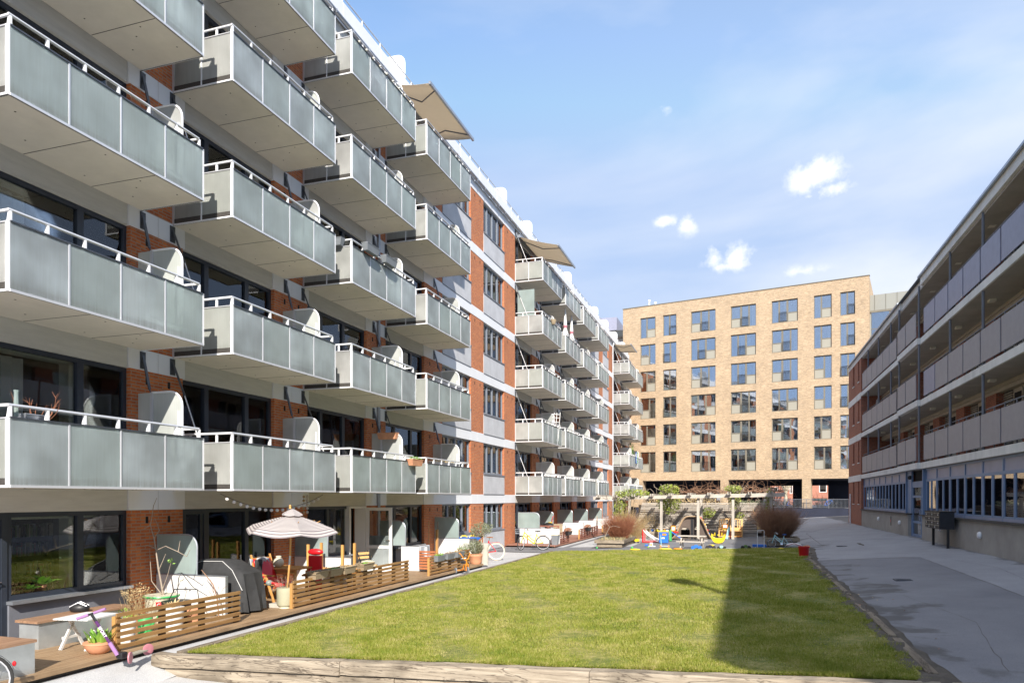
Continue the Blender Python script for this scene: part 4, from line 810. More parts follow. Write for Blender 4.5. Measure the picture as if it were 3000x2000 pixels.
for j,(c,n) in enumerate(((1000,1.8),(1040,2.4),(1080,1.9),(1120,2.2),(1160,1.8),(1290,2.3),(1325,1.9),(1365,2.2))):
    t=thing('parked_bicycle',f'dark bicycle parked behind the railing, {["leftmost","second from left","third from left","fourth from left","just left of the brick pillar","just right of the brick pillar","second right of the brick pillar","rightmost"][j]}','bicycle',place(ux(c),n,1.38),ang+.9+.2*math.sin(j*5),'bicycles parked under the passage')
    for q in (0,1.02): MB().tube([(q+.33*math.cos(a*PI/8),0,.34+.33*math.sin(a*PI/8)) for a in range(16)],.022,'rubber',4,closed=True).build('wheel',t)
    mb=MB(); m=['black_plastic','dark_steel','blue_pl','black_plastic'][j%4]
    for (p,q) in (((0,.34),(.4,.34)),((.4,.34),(.3,.85)),((.3,.8),(.85,.85)),((.4,.34),(.88,.8)),((1.02,.34),(.84,.95)),((0,.34),(.3,.8))): mb.tube([(p[0],0,p[1]),(q[0],0,q[1])],.02,m,5)
    mb.build('frame',t); MB().box(.18,.42,-.06,.06,.92,.97,'black_plastic').build('saddle',t); MB().tube([(.84,-.28,1.02),(.84,.28,1.02)],.015,'chrome',5).build('handlebar',t)
t=thing('market_stall','small stand with green and white scalloped canopy behind the railing','stall',place(19.0,6,1.38),ang); t.scale=(.48,.5,.62); mb=MB()
for j in range(8): mb.box(j*.36,j*.36+.34,-.5,.5,1.25,1.7,'green_pl' if j%2 else 'white_paint')
mb.build('canopy',t)
for x in (0.05,2.8): MB().box(x,x+.05,-.4,-.35,0,1.25,'alu').build('leg',t)
# grey set-back roof storey at the far end of the left building
t=thing('penthouse','white penthouse with grey overhanging roof behind the left block','building',(-11.9,84.,0)); mb=MB(); mb.box(-8,-.6,0,9,10,21.2,'white_band'); mb.build('wall',t); mb=MB(); mb.box(-9,.2,-1.5,10,21.2,21.9,'olive_metal'); mb.box(-9,-2.2,-1.7,10,21.9,23.4,'parapet_panel_blue'); mb.build('roof',t)
for x,l in ((-10.6,'taller white'),(-9.9,'shorter white')):
    t=thing('flue_pipe',f'{l} flue pipe above the left corner of the yellow brick block','pipe',(x,84,23.)); MB().tube([(0,0,0),(0,0,2.3 if 'tall' in l else 2.0)],.09,'alu_white',8).build('pipe',t); MB().lathe([(.1,0),(.16,.05),(.12,.2)],(0,0,2.3 if 'tall' in l else 2.0),'alu_white',8).build('cap',t)
# ================================================================ terraces
def deck(name,label,x0,x1,y0,y1,m):
    t=thing(name,label,'deck'); n=int((x1-x0)/.145); mb=MB()
    for i in range(n): a=x0+i*.145; mb.box(a,a+.138,y0,y1,-.03,0,m)
    mb.build('boards',t); mb=MB(); mb.box(x0+n*.145,x0+n*.145+.05,y0,y1,-.06,.002,m); mb.box(x0+n*.145-.1,x0+n*.145-.05,y0,y1,-.45,-.07,'edge_dark'); mb.build('edge_board',t)
    return t
deck('terrace_deck','brown wooden terrace decking along the near ground floor flats',-11.88,-9.22,3.0,24.95,'deck')
deck('terrace_deck','reddish wooden terrace decking by the farther ground floor flats',-11.88,-9.16,35.3,58.,'deck_red')
def fence(label,y0,y1,x,m,pm='fence_post',post=True,h=.565,nr=6):
    t=thing('slatted_fence',label,'fence',(x,y0,0)); L=y1-y0
    for k in range(nr):
        z=.07+k*(h-.05)/(nr-1)*.985; MB().box(-.0,.028,0,L,z-.032,z+.032,m).build('slat',t,bevel=.004)
    mb=MB(); n=max(2,int(L/.75))
    for j in range(n+1):
        y=min(L-.10,.0+j*(L-.1)/n); o=MB().box(-.075,-.003,y,y+.1 ,0,h-.01,pm if j else 'post_top').build('post',t)
    return t
fence('low slatted timber fence nearest the camera, planting tubs behind it',8.75,11.65,-9.43,'fence_wood')
fence('long low slatted timber fence beside the parasol with wicker planters',13.38,19.03,-9.43,'fence_wood')
fence('short low slatted fence with grey planter boxes near the orange tricycle',20.38,23.75,-9.36,'fence_wood')
fence('short red brown slatted fence beside the dark bin',36.6,38.7,-9.3,'fence_red')
fence('slatted fence half yellow half red brown with dark planter on top',41.5,47.0,-9.33,'fence_red')
fence('yellowish slatted fence beyond the white panels near the left shrub',48.5,52.5,-9.27,'fence_wood')
# frosted screens and white low panels between the terraces
for i,(y,l) in enumerate(((12.1,'nearest, left of the covered barbecue'),(17.0,'behind the striped parasol'),(21.7,'behind the open white door'),(26.4,'beside the brick wall and the brown table'))+((36.6,'above the yellow bicycle'),(41.2,'by the black grill'),(46.2,'third in the row past the grill'),(51.0,'fourth in the row past the grill'),(56.3,'last of the far row'))):
    x1=-10.85 if i!=4 else -10.4
    x0=WX+.03 if i!=4 else -11.6
    t=thing('privacy_screen','frosted glass screen with one rounded corner, '+l,'screen',(0,y,0),group='frosted screens between the terraces')
    r_=.26; z1=1.66; arc=[(x1-r_+r_*math.sin(q*PI/12),-.01,z1-r_+r_*math.cos(q*PI/12)) for q in range(7)]
    MB().prism([(x0,-.01,.83),(x0,-.01,z1)]+arc+[(x1,-.01,.83)],(0,.02,0),'frost_green').build('glass_panel',t)
    mb=MB(); mb.tube([(x0,0,.83),(x0,0,z1)]+[(p[0],0,p[2]) for p in arc]+[(x1,0,.83)],.018,'zinc',6,closed=True); mb.build('frame',t)
    if i==2: x1w=-10.04; x0w=-11.0
    else: x1w=-10.12; x0w=WX+.02
    if i==8: x1w=-9.75
    if i==4: x0w=-11.5; x1w=-9.3
    t=thing('low_partition','white low partition panel, '+['left of the barbecue cover','below the screen behind the parasol','tall one at the end of the second slatted fence','below the screen beside the brown table','behind the yellow bicycle','behind the red bench and black grill','behind the first far fence','behind the dark planter fence','last one before the left shrub'][i],'partition',(0,y,0),group='white partitions between the terraces')
    zb=.02 if i!=2 else -.02
    MB().box(x0w,x1w,-.02,.02,zb,.81,'white_panel').build('board',t); mb=MB(); mb.box(x0w,x1w+.02,-.03,.03,.81,.83,'zinc'); mb.box(x1w,x1w+.02,-.03,.03,zb,.81,'zinc'); mb.build('frame',t)
# opened white door
t=thing('glazed_door','white glazed door standing wide open towards the terrace','door',(WX+.02,20.95,0),R(2)); mb=MB(); w=.92; T=2.12
for q in ((0,.1,.02,T),(w-.1,w,.02,T),(.1,w-.1,T-.1,T),(.1,w-.1,.02,.2),(.1,w-.1,.78,.88)): mb.box(q[0],q[1],-.025,.025,q[2],q[3],'white_paint')
mb.build('frame',t); MB().box(.1,w-.1,-.005,.005,.88,T-.1,'glass').build('pane',t); MB().box(.1,w-.1,-.004,.004,.2,1.2,'frost_front').build('frosted_film',t)
mb=MB(); mb.tube([(w-.05,-.025,1.05),(w-.05,-.07,1.05),(w-.18,-.07,1.05)],.012,'chrome',6); mb.build('handle',t)
tag(MB(Lf).box(19.9,19.98,-.4,.01,0,2.17,'white_paint').box(20.9,20.98,-.4,.0,0,2.17,'white_paint').box(19.98,20.9,-.4,-.02,2.1,2.17,'white_paint').build('door_frame'),'white frame of the open doorway beside the glazed door','door frame')
# ---- near bench, box, table, helmet
t=thing('storage_bench','long galvanised bench with red brown plank top under the big window','bench',(0,0,0)); MB().box(-11.16,-10.74,8.5,10.3,0,.42,'galv').build('box',t); mb=MB()
for i in range(3): mb.box(-11.19+i*.165,-11.19+i*.165+.157,8.45,10.35,.421,.46,'bench_wood')
mb.build('top',t)
t=thing('storage_bench','galvanised box bench with plank top in the bottom left corner','bench',(0,0,0)); MB().box(-10.6,-9.37,6.2,7.36,0,.42,'galv').build('box',t); mb=MB()
for i in range(5): mb.box(-10.62+i*.25,-10.62+i*.25+.242,6.15,7.4,.421,.46,'bench_wood')
mb.build('top',t)
t=thing('bicycle_helmet','black bicycle helmet lying on the plank bench','helmet',(-10.95,9.42,.46),.5); mb=MB(); mb.ball((0,0,.06),.13,'black_plastic',14,8,sx=1.25,sy=.85,sz=.75); mb.build('shell',t)
mb=MB(); [mb.tube([(-.14,y,.09),(0,y*1.1,.165),(.13,y,.1)],.012,'alu',5) for y in (-.05,.0,.05)]; mb.build('vent_rib',t)
t=thing('side_table','small white slatted table on crossed legs beside the purple scooter','table',(-10.15,8.85,0),R(8)); mb=MB()
for i in range(7): mb.box(-.3+i*.09,-.3+i*.09+.08,-.34,.36,.5,.52,'white_paint')
mb.build('table_top',t)
for s in (-1,1):
    for e in (-.26,.2):
        mb=MB(); mb.beam((e,s*.08*-1,.5),(e,s*.24,0),.045,.03,'white_paint',up=(1,0,0)); mb.build('leg',t)
mb=MB(); [mb.box(e-.015,e+.03,-.17,.17,.16,.2,'white_paint') for e in (-.28,.2)]; mb.build('stretcher',t)
def pot(name,label,cat,loc,prof,m,plant=None,group=None,sx=1):
    t=thing(name,label,cat,loc,group=group); MB().lathe(prof,(0,0,0),m,24,sx=sx).build('pot',t)
    h=prof[-1][1]; rr_=prof[-1][0]; MB().lathe([(.001,h-.03),(rr_*.93,h-.028),(rr_*.93,h-.022),(.001,h-.02)],(0,0,0),'soil',16).build('soil',t)
    if plant: mb=MB(); plant(mb,h); mb.build('foliage',t)
    return t
def broad(mb,h,n=26,L=.32,w=.06,up=1.4,m='leaf_bright',seed=1,r0=.1,bend=.35):
    r=random.Random(seed)
    for i in range(n):
        a=r.uniform(0,2*PI); b=Vector((math.cos(a)*r0*r.random(),math.sin(a)*r0*r.random(),h-.02)); d=Vector((math.cos(a),math.sin(a),up*r.uniform(.7,1.5))).normalized(); l=L*r.uniform(.6,1.1); s=Vector((-math.sin(a),math.cos(a),0))
        P=[]
        for k in range(5):
            t_=k/4; c=b+d*l*t_+Vector((math.cos(a),math.sin(a),-1))*bend*l*t_*t_*.5; ww=w*math.sin(PI*min(.97,.12+t_*.86)); P.append([c-s*ww,c+Vector((0,0,-ww*.3)),c+s*ww])
        mb.grid(P,m)
bowl=[(.11,0),(.155,.035),(.20,.1),(.215,.145),(.225,.15),(.225,.18),(.215,.18)]
pot('planted_bowl','wide terracotta bowl with fresh green leaves at the near fence post','plant pot',(-9.62,8.62,0),bowl,'terracotta',lambda mb,h:broad(mb,h,46,.27,.026,2.6,seed=3,r0=.15,bend=.2))
# big painted tub with young tree
t=pot('painted_tub','large cream tub with green rim and red label holding a bare young tree','tub',(-10.95,11.25,0),[(.30,0),(.345,.2),(.36,.44),(.38,.45),(.38,.50),(.37,.5)],'cream'); t.scale=(.83,.83,1.04)
MB().tube([(.383*math.cos(a*PI/14),.383*math.sin(a*PI/14),.48) for a in range(28)],.022,'green_pl',5,closed=True).build('rim',t)
def onpot(a0,a1,z0,z1,r,m,name): 
    mb=MB(); mb.grid([[(r*math.cos(a0+(a1-a0)*i/8),r*math.sin(a0+(a1-a0)*i/8),z) for i in range(9)] for z in (z0,z1)],m); mb.build(name,t)
onpot(-1.15,-.25,.26,.40,.362,'red_pl','label'); onpot(-2.45,-2.2,.2,.41,.366,'red_pl','label')
def text(body,size,mat_,parent,mx,name='lettering',ex=.001,bold=0.):
    c=bpy.data.curves.new(name,'FONT'); c.body=body; c.size=size; c.extrude=ex; c.offset=bold; c.align_x='CENTER'; c.align_y='CENTER'
    o=bpy.data.objects.new('tmp',c); COL.objects.link(o); dg=bpy.context.evaluated_depsgraph_get(); me=bpy.data.meshes.new_from_object(o.evaluated_get(dg)); bpy.data.objects.remove(o)
    me.materials.clear(); me.materials.append(M[mat_]); q=bpy.data.objects.new(name,me); COL.objects.link(q); q.parent=parent; q.matrix_local=mx; return q
text('Coats',.12,'white_paint',t,Matrix.Translation((.368*math.cos(-.7),.368*math.sin(-.7),.33))@Matrix.Rotation(-.7+PI/2,4,'Z')@Matrix.Rotation(PI/2,4,'X'))
t=thing('young_tree','bare young tree with thin arching branches in the painted tub','tree',(-10.95,11.25,.48)); mb=MB(); mb.tube([(.05,0,0),(-.1,.02,.55),(-.2,.05,.95),(-.25,.06,1.15)],[.02,.017,.013,.01],'twig_grey',6); mb.build('trunk',t)
mb=MB()
for P in ([(-.2,.05,.9),(.1,0,1.0),(.45,-.05,.9),(.7,-.1,.82),(.78,-.1,.95)],[(.45,-.05,.9),(.5,-.05,1.12)],[(-.25,.06,1.15),(-.1,.05,1.3),(-.22,.05,1.55)],[(-.2,.05,.95),(-.45,.1,1.0),(-.8,.1,.95)],[(-.25,.06,1.15),(-.38,.1,1.4),(-.3,.1,1.8),(-.22,.1,1.95)],[(-.1,.02,.5),(.05,0,.75),(.1,0,.85)],[(-.38,.1,1.4),(-.6,.1,1.3)],[(0,0,.1),(.2,-.05,.45),(.28,-.05,.7)],[(0,0,.05),(-.25,0,.3),(-.3,0,.9)]): mb.tube(P,[.011]+[.008]*(len(P)-2)+[.004],'twig_grey',5)
leaves(mb,(.3,-.05,.72),(.1,.06,.06),16,.05,'leaf_bright',seed=4); mb.build('crown',t)
t=pot('black_pot','black pot with arched string of light bulbs behind the near fence','plant pot',(-10.35,11.0,0),[(.2,0),(.25,.3),(.27,.46),(.26,.46)],'black_plastic')
mb=MB(); mb.tube([(0,0,.44),(.05,0,.9),(.12,0,1.0),(.3,.1,.72),(.55,.2,.55)],.008,'black_plastic',5); mb.tube([(-.2,0,.44),(-.05,0,.68),(.4,.1,.68),(.45,.1,.42)],.01,'black_plastic',5); mb.build('cable',t); MB().ball((.12,0,.88),.04,'lamp_glass').build('bulb',t)
t=pot('white_pot','white printed pot with wilted plant seen through the near fence slats','plant pot',(-10.0,10.55,0),[(.16,0),(.18,.3),(.19,.42),(.18,.42)],'white_paint',lambda mb,h:broad(mb,h,18,.22,.02,2,'straw',seed=8))
pot('white_pot','white pot with yellow green herb at the left end of the near fence','plant pot',(-9.95,9.45,0),[(.13,0),(.15,.3),(.15,.34)],'white_paint',lambda mb,h:leaves(mb,(0,0,h+.1),(.16,.16,.12),90,.06,'ivy',seed=2))
pot('terracotta_pot','terracotta pot standing behind the middle of the near fence','plant pot',(-10.1,11.2,0),[(.14,0),(.19,.26),(.2,.27),(.2,.34)],'terracotta')
t=thing('watering_can','green plastic watering can behind the near fence','watering can',(-10.2,10.1,0)); MB().lathe([(.12,0),(.12,.28),(.09,.34)],(0,0,0),'green_pl',14).build('body',t); MB().tube([(.1,0,.08),(.3,0,.34)],[.02,.015],'green_pl',6).build('spout',t)
for (x,y,l,s) in ((-10.6,10.2,'dry pale seed heads rising beside the near fence',1),(-10.9,10.7,'dry straw coloured plant between bench and painted tub',2)):
    t=thing('dry_plant',l,'plant',(x,y,0)); MB().lathe([(.1,0),(.13,.22),(.12,.22)],(0,0,0),'terracotta',12).build('pot',t); mb=MB(); twigs(mb,(0,0,.2),26,.55,.5,'straw',.004,s,base=.08); leaves(mb,(0,0,.68),(.2,.2,.14),130,.035,'straw',seed=s); mb.build('foliage',t)
t=thing('bare_vine','bare twisted vine stem before the white partition','plant',(-10.1,11.75,0)); mb=MB(); mb.tube([(.1,0,0),(.05,0,.45),(-.05,.0,.7),(-.25,0,.9),(-.33,0,.98)],[.014,.012,.012,.009,.005],'twig',5); twigs(mb,(.0,0,.4),6,.45,.7,'twig',.005,3,base=.05); mb.build('stem',t)
# ---- barbecue under cover
t=thing('covered_barbecue','barbecue under a black fabric cover with thin white piping','barbecue',(-10.72,12.74,0)); t.scale=(1.04,1.1,1.02); mb=MB()
def ring(z,hx,hy,cx=0,jit=0,n=28,sd=0):
    r=random.Random(sd); P=[]
    for i in range(n):
        a=2*PI*i/n; c,s=math.cos(a),math.sin(a); e=.32; x=math.copysign(abs(c)**e,c)*hx; y=math.copysign(abs(s)**e,s)*hy; k=1+jit*math.sin(i*2.7+sd); P.append((cx+x*k,y*k,z))
    return P+[P[0]]
mb.grid([ring(.05,.80,.37,.05,.10,sd=1),ring(.25,.78,.36,.045,.085,sd=1.2),ring(.5,.76,.355,.03,.05,sd=1.5),ring(.82,.74,.34,.0,.015,sd=3),ring(.86,.70,.33,-.02,sd=4),ring(1.06,.42,.25,-.12,sd=5),ring(1.08,.30,.18,-.14,sd=6),ring(1.085,.01,.01,-.14,sd=6)],'fabric_black'); mb.build('cover',t)
mb=MB(); mb.tube([(-.72,-.35,.9),(-.52,-.27,1.0),(-.3,-.26,1.06),(.2,-.26,1.07),(.5,-.33,.9),(.77,-.36,.5)],.006,'white_paint',4); mb.build('piping',t)
# ---- parasol
t=thing('parasol','open striped grey and white parasol with wooden pole','parasol',(-9.67,13.5,0)); mb=MB(); mb.tube([(0,0,.2),(.06,.02,.95)],.022,'teak',8); mb.tube([(.06,.02,.95),(.075,.025,1.15)],.024,'alu',8); mb.tube([(.075,.025,1.15),(.1,.05,2.18)],.022,'teak',8); mb.build('pole',t)
mm,nt,b=newmat('stripe'); tcn=N(nt,'ShaderNodeUVMap'); sp=N(nt,'ShaderNodeSeparateXYZ'); nt.links.new(tcn.outputs[0],sp.inputs[0])
f=mth(nt,'GREATER_THAN',mth(nt,'FRACT',mth(nt,'MULTIPLY',sp.outputs[0],17)),.56); nt.links.new(mixc(nt,f,(.64,.60,.58),(.27,.235,.25)),b.inputs['Base Color']); b.inputs['Roughness'].default_value=.8
tr=N(nt,'ShaderNodeBsdfTranslucent'); nt.links.new(mixc(nt,f,(.64,.60,.58),(.27,.235,.25)),tr.inputs[0]); mx=N(nt,'ShaderNodeMixShader',i_0=.3); nt.links.new(b.outputs[0],mx.inputs[1]); nt.links.new(tr.outputs[0],mx.inputs[2]); nt.links.new(mx.outputs[0],nt.nodes['Material Output'].inputs[0]); MATS['stripe']=mm
def canopy(par,r0,r1,z0,z1,val,name,n=6,sag=.05,ph=.25):
    vs=[];fs=[];uv=[];K=7;Q=7
    for s in range(n):
        b=len(vs)
        for i in range(K+1):
            for j in range(Q+1):
                t_=i/K; q=j/Q; a=(s+q+ph)*2*PI/n; rr_=r0+(r1-r0)*t_; rr_*= (math.cos(PI/n)/math.cos((q-.5)*2*PI/n)); z=z0-(z0-z1)*(t_**1.15)-sag*t_*math.sin(PI*q)*.8
                if i==K: z-=val*(.6+.4*math.sin(PI*q)); rr_*=1.005
                vs.append((rr_*math.cos(a),rr_*math.sin(a),z)); uv.append(t_)
        for i in range(K):
            for j in range(Q): k=b+i*(Q+1)+j; fs.append((k,k+1,k+Q+2,k+Q+1))
    me=bpy.data.meshes.new(name); me.from_pydata(vs,[],fs); me.materials.append(M['stripe']); u=me.uv_layers.new(name='u')
    for l in me.loops: u.data[l.index].uv=(uv[l.vertex_index],0)
    me.polygons.foreach_set('use_smooth',[True]*len(fs)); o=bpy.data.objects.new(name,me); COL.objects.link(o); o.parent=par; return o
cp=canopy(t,.02,1.04,2.06,1.76,.09,'canopy'); cp.location=(.06,.05,0); cp2=canopy(t,.02,.24,2.19,2.08,.03,'vent_cap',sag=.01); cp2.location=(.06,.05,0); cp.rotation_euler=(R(2),R(3),0); cp2.rotation_euler=(R(2),R(3),0)
MB().lathe([(.012,2.18),(.03,2.2),(.02,2.23),(.03,2.25),(.008,2.28)],(.06,.05,0),'teak',10).build('finial',t)
mb=MB(); [mb.tube([(.12,.04,1.62),(.15+math.cos((i+.25)*PI/3)*.6,.05+math.sin((i+.25)*PI/3)*.6,1.92)],.008,'teak',4) for i in range(6)]; mb.build('rib',t)
t=pot('parasol_pot','olive green pot holding the parasol pole and dry grass','plant pot',(-9.67,13.45,.05),[(.15,0),(.18,.04),(.185,.4),(.175,.4)],'olive_pot'); mb=MB(); twigs(mb,(0,0,.36),60,.3,1.1,'twig_grey',.003,9,base=.12); mb.build('foliage',t); MB().lathe([(.13,-.05),(.13,-.01),(.12,0)],(0,0,0),'cream',12).build('stand',t)
tag(MB().box(-10.05,-9.72,13.35,13.62,0,.09,'stone').build('paving_stone',bevel=.01),'pale concrete block on the deck beside the olive pot','stone')
# ---- wooden armchair with red cushion
t=thing('garden_chair','folding wooden armchair with shiny red cushion by the parasol','chair',(-10.58,14.3,0),R(-14)); mb=MB()
for s in (-.29,.29): 
    for (p,q) in (((-.42,s,0),(.08,s,.62)),((.05,s,.62),(.35,s,0))): MB().beam(p,q,.03,.05,'teak',up=(0,1,0)).build('leg',t)
    MB().box(-.22,.34,s-.035,s+.035,.62,.645,'teak').build('armrest',t)
mb=MB(); [mb.box(-.25+i*.1,-.17+i*.1,-.26,.26,.4,.42,'teak_y') for i in range(6)]; mb.build('seat',t)
mb=MB(); [mb.box(-.3-.035*i,-.27-.035*i,-.26,.26,.5+.09*i,.56+.09*i,'teak_y') for i in range(6)]; [mb.beam((-.27,s,.42),(-.5,s,1.08),.03,.04,'teak',up=(0,1,0)) for s in (-.27,.27)]; mb.build('backrest',t)
t2=thing('red_cushion','shiny red seat cushion draped over the armchair','cushion',(-10.55,14.28,.0),R(-14)); mb=MB(); mb.grid([[(x,y,z+.025*math.sin(y*14)) for y in (-.25,-.12,0,.12,.25)] for x,z in ((.36,.40),(.3,.47),(0,.5),(-.2,.52),(-.3,.68),(-.42,.92),(-.46,.98))],'red_pl'); o=mb.build('padding',t2); s_=o.modifiers.new('s','SOLIDIFY'); s_.thickness=.05
t=thing('jacket','grey and black jacket hanging over the back of the armchair','jacket',(-10.95,14.28,0),R(-14)); r=random.Random(4); mb=MB()
mb.grid([[(-.14*math.sin(i*.9)*.4-.08+(.05*math.sin(i*1.9+k)),-.26+i*.075,1.0-k*.13-(.03*math.sin(i)) ) for i in range(8)] for k in range(6)],'fabric_grey'); o=mb.build('back_panel',t); o.modifiers.new('s','SOLIDIFY').thickness=.03
mb=MB(); mb.grid([[(.06+.04*math.sin(i*1.7+k),-.22+i*.075-.02*k,.98-k*.15) for i in range(4)] for k in range(6)],'fabric_black'); o=mb.build('lining',t); o.modifiers.new('s','SOLIDIFY').thickness=.04
t=thing('green_bag','small pale green bag hanging from the armchair','bag',(-10.5,14.0,.46)); MB().ball((0,0,0),.08,'frost_green',10,6,sz=.9).build('bag',t)
# ---- table, second seat, upturned table, jar
t=thing('garden_table','wooden garden table under the screen beside the armchair','table',(-10.65,15.0,0)); mb=MB(); [mb.box(-.45,.45,-.42+i*.14,-.29+i*.14,.70,.73,'teak_y') for i in range(6)]; mb.build('table_top',t)
for x in (-.4,.4):
    for y in (-.36,.36): MB().box(x-.03,x+.03,y-.03,y+.03,0,.7,'teak').build('leg',t)
MB().box(-.42,.42,-.38,-.35,.6,.69,'teak_y').build('apron',t)
t=thing('lantern','round cream ceramic lantern on the garden table','lantern',(-10.9,14.9,.73)); MB().ball((0,0,.12),.13,'cream',14,8,sz=.95).build('body',t); MB().lathe([(.06,.22),(.07,.27),(.06,.28)],(0,0,0),'cream',12).build('rim',t)
t=thing('folded_cushion','red recliner cushion standing upright behind the wicker planters','cushion',(-10.15,15.35,0),R(8)); mb=MB(); mb.ball((0,0,.33),.2,'red_pl',12,6,sx=.95,sy=.45,sz=.7); mb.box(-.17,.17,-.06,.06,.42,1.0,'red_pl'); mb.box(-.15,.15,-.07,.07,.12,.34,'red_pl'); mb.build('padding',t,bevel=.03); MB().ball((0,0,1.09),.2,'red_pl',12,6,sx=1.05,sy=.4,sz=.42).build('headrest',t)
t=thing('upturned_table','upturned wooden table with its four legs pointing up','table',(-10.25,16.2,.46),R(6)); mb=MB(); [mb.box(-.55,.6,-.45+i*.15,-.31+i*.15,0,.03,'teak_y') for i in range(6)]; mb.box(-.5,.55,-.42,-.39,.03,.12,'teak_y'); mb.box(-.5,.55,.39,.42,.03,.12,'teak_y'); mb.build('table_top',t)
for x in (-.45,.5):
    for y in (-.36,.36): MB().box(x-.03,x+.03,y-.03,y+.03,.03,.78,'teak').build('leg',t)
t=thing('dining_table','wooden table carrying the upturned table','table',(-10.25,16.2,0),R(2)); MB().box(-.6,.6,-.42,.42,.42,.46,'teak_y').build('table_top',t)
for x in (-.5,.5):
    for y in (-.34,.34): MB().box(x-.03,x+.03,y-.03,y+.03,0,.42,'teak').build('leg',t)
t=thing('folding_chair','light folding chair with fleece beside the open doorway','chair',(-10.7,18.9,0),R(-20)); mb=MB(); [mb.box(-.2,-.17,-.2,.2,z,z+.07,'pine') for z in (.62,.74)]; mb.build('backrest',t); MB().box(-.2,.2,-.2,.2,.42,.45,'pine').build('seat',t)
for y in (-.2,.2): MB().beam((-.24,y,.85),(.2,y,0),.02,.02,'black_plastic').build('leg',t); MB().beam((.2,y,.45),(-.2,y,0),.02,.02,'black_plastic').build('leg',t)
t=thing('sheepskin','cream sheepskin lying on the folding chair','sheepskin',(-10.7,18.9,.47),R(-20)); mb=MB(); mb.ball((0,0,.03),.22,'cream',14,6,sx=1.1,sy=.95,sz=.35); leaves(mb,(0,0,.05),(.22,.2,.07),240,.035,'cream',seed=3); mb.build('fleece',t)
for i,(y,l,pl) in enumerate(((14.35,'nearest wicker planter with dry soil on the fence','soil'),(14.98,'second wicker planter with green moss on the fence','leaf_bright'),(15.6,'third wicker planter with straw on the fence','straw'),(16.5,'farthest wicker planter with green tuft on the fence','leaf_bright'))):
    t=thing('wicker_planter',l,'planter',(-9.42,y,.56),R(2),'wicker planters on the second fence'); mb=MB(); L=.29; w=.10
    for (a,b) in (((-w,-L,0),(w,-L,0)),):
        pass
    def bx(mb,h0,h1,wx0,wx1,ly0,ly1,m):
        mb.add([(-wx0,-ly0,h0),(wx0,-ly0,h0),(wx0,ly0,h0),(-wx0,ly0,h0),(-wx1,-ly1,h1),(wx1,-ly1,h1),(wx1,ly1,h1),(-wx1,ly1,h1)],[(0,3,2,1),(0,1,5,4),(1,2,6,5),(2,3,7,6),(3,0,4,7)],m)
    bx(mb,0,.17,.09,.13,.24,.30,'basket'); bx(mb,.01,.165,.08,.115,.23,.285,'basket'); mb.tube([(-.13,-.3,.17),(.13,-.3,.17),(.13,.3,.17),(-.13,.3,.17)],.014,'basket',5,closed=True); mb.tube([(0,-.3,.15),(0,-.34,.2),(0,-.29,.24)],.01,'basket',4); mb.build('basket',t)
    MB().box(-.11,.11,-.28,.28,.10,.13,'soil').build('soil',t); mb=MB(); leaves(mb,(0,0,.15),(.1,.25,.05),110,.05,pl if pl!='soil' else 'twig_grey',seed=i); mb.build('foliage',t)
for i,y in enumerate((20.95,21.75,22.6)):
    t=thing('planter_box',['nearest','middle','farthest'][i]+' grey planter box hooked on the short fence','planter',(-9.3,y,.42),group='grey planter boxes on the third fence'); mb=MB()
    bx(mb,0,.19,.085,.12,.26,.31,'grey_planter'); mb.build('box',t); MB().box(-.11,.11,-.3,.3,.15,.17,'soil').build('soil',t); mb=MB(); leaves(mb,(0,0,.2),(.11,.28,.06),120,.05,['leaf_bright','twig_grey','straw'][i],seed=i+9); mb.build('foliage',t)
# teak seat behind white panel
t=thing('lounge_chair','red brown slatted garden seat with grey cushion behind the tall white partition','chair',(-9.85,21.35,0)); mb=MB(); [mb.box(-.32,-.29+.55,-.02,.02,.1+i*.09,.16+i*.09,'redwood') for i in range(7)]; mb.build('side',t); MB().box(-.3,.3,.02,.75,.35,.5,'fabric_grey').build('cushion',t,bevel=.03); MB().box(-.36,-.28,.02,.75,.35,.85,'fabric_grey').build('backrest',t,bevel=.03)
# string of lights
t=thing('festoon_lights','drooping string of round white lights below the first balconies','lights'); P=[]
for i in range(19): s=i/18; P.append((-10.65,12.55+s*3.9,2.52-.34*(1-(2*s-1)**2)))
MB().tube(P,.006,'black_plastic',4).build('cable',t)
for i in range(1,18,1): MB().ball((P[i][0],P[i][1],P[i][2]-.045),.04,'white_paint',10,6).build('bulb',t)
t=thing('wind_chime','shell wind chime hanging beside the parasol top','wind chime',(-10.9,15.95,2.52)); mb=MB()
for s in (0,.16):
    mb.tube([(0,s,0),(0,s,-.5)],.004,'twig_grey',4)
    for k in range(5): mb.ball((0,s,-.06-.1*k),.035,'cardboard' if s==0 else 'alu',8,5)
mb.build('strand',t)
# house plants in the first window
for (y,s,l) in ((9.42,.75,'small pot plant on the sill behind the first window'),(9.66,1.15,'larger leafy pot plant on the sill behind the first window')):
    pot('house_plant',l,'house plant',(-12.16,y,.68),[(.06*s,0),(.08*s,.12*s),(.088*s,.12*s),(.088*s,.15*s)],'terracotta',lambda mb,h,s=s:(broad(mb,h,12,.34*s,.055*s,1.1,seed=5,r0=.02,bend=.55),mb.tube([(0,0,h),(.01,0,h+.3*s)],.012,'leaf_bright',5)))
t=thing('glass_bottle','white glass bottle on the sill behind the first window','bottle',(-12.15,10.12,.68)); MB().lathe([(.05,0),(.055,.08),(.015,.13),(.013,.19)],(0,0,0),'frost_screen',12).build('bottle',t)
t=thing('wooden_crate','shallow wooden crate on the sill behind the first window','crate',(-12.2,9.05,.66)); mb=MB(); bx(mb,0,.12,.08,.08,.2,.2,'pine'); mb.build('crate',t)
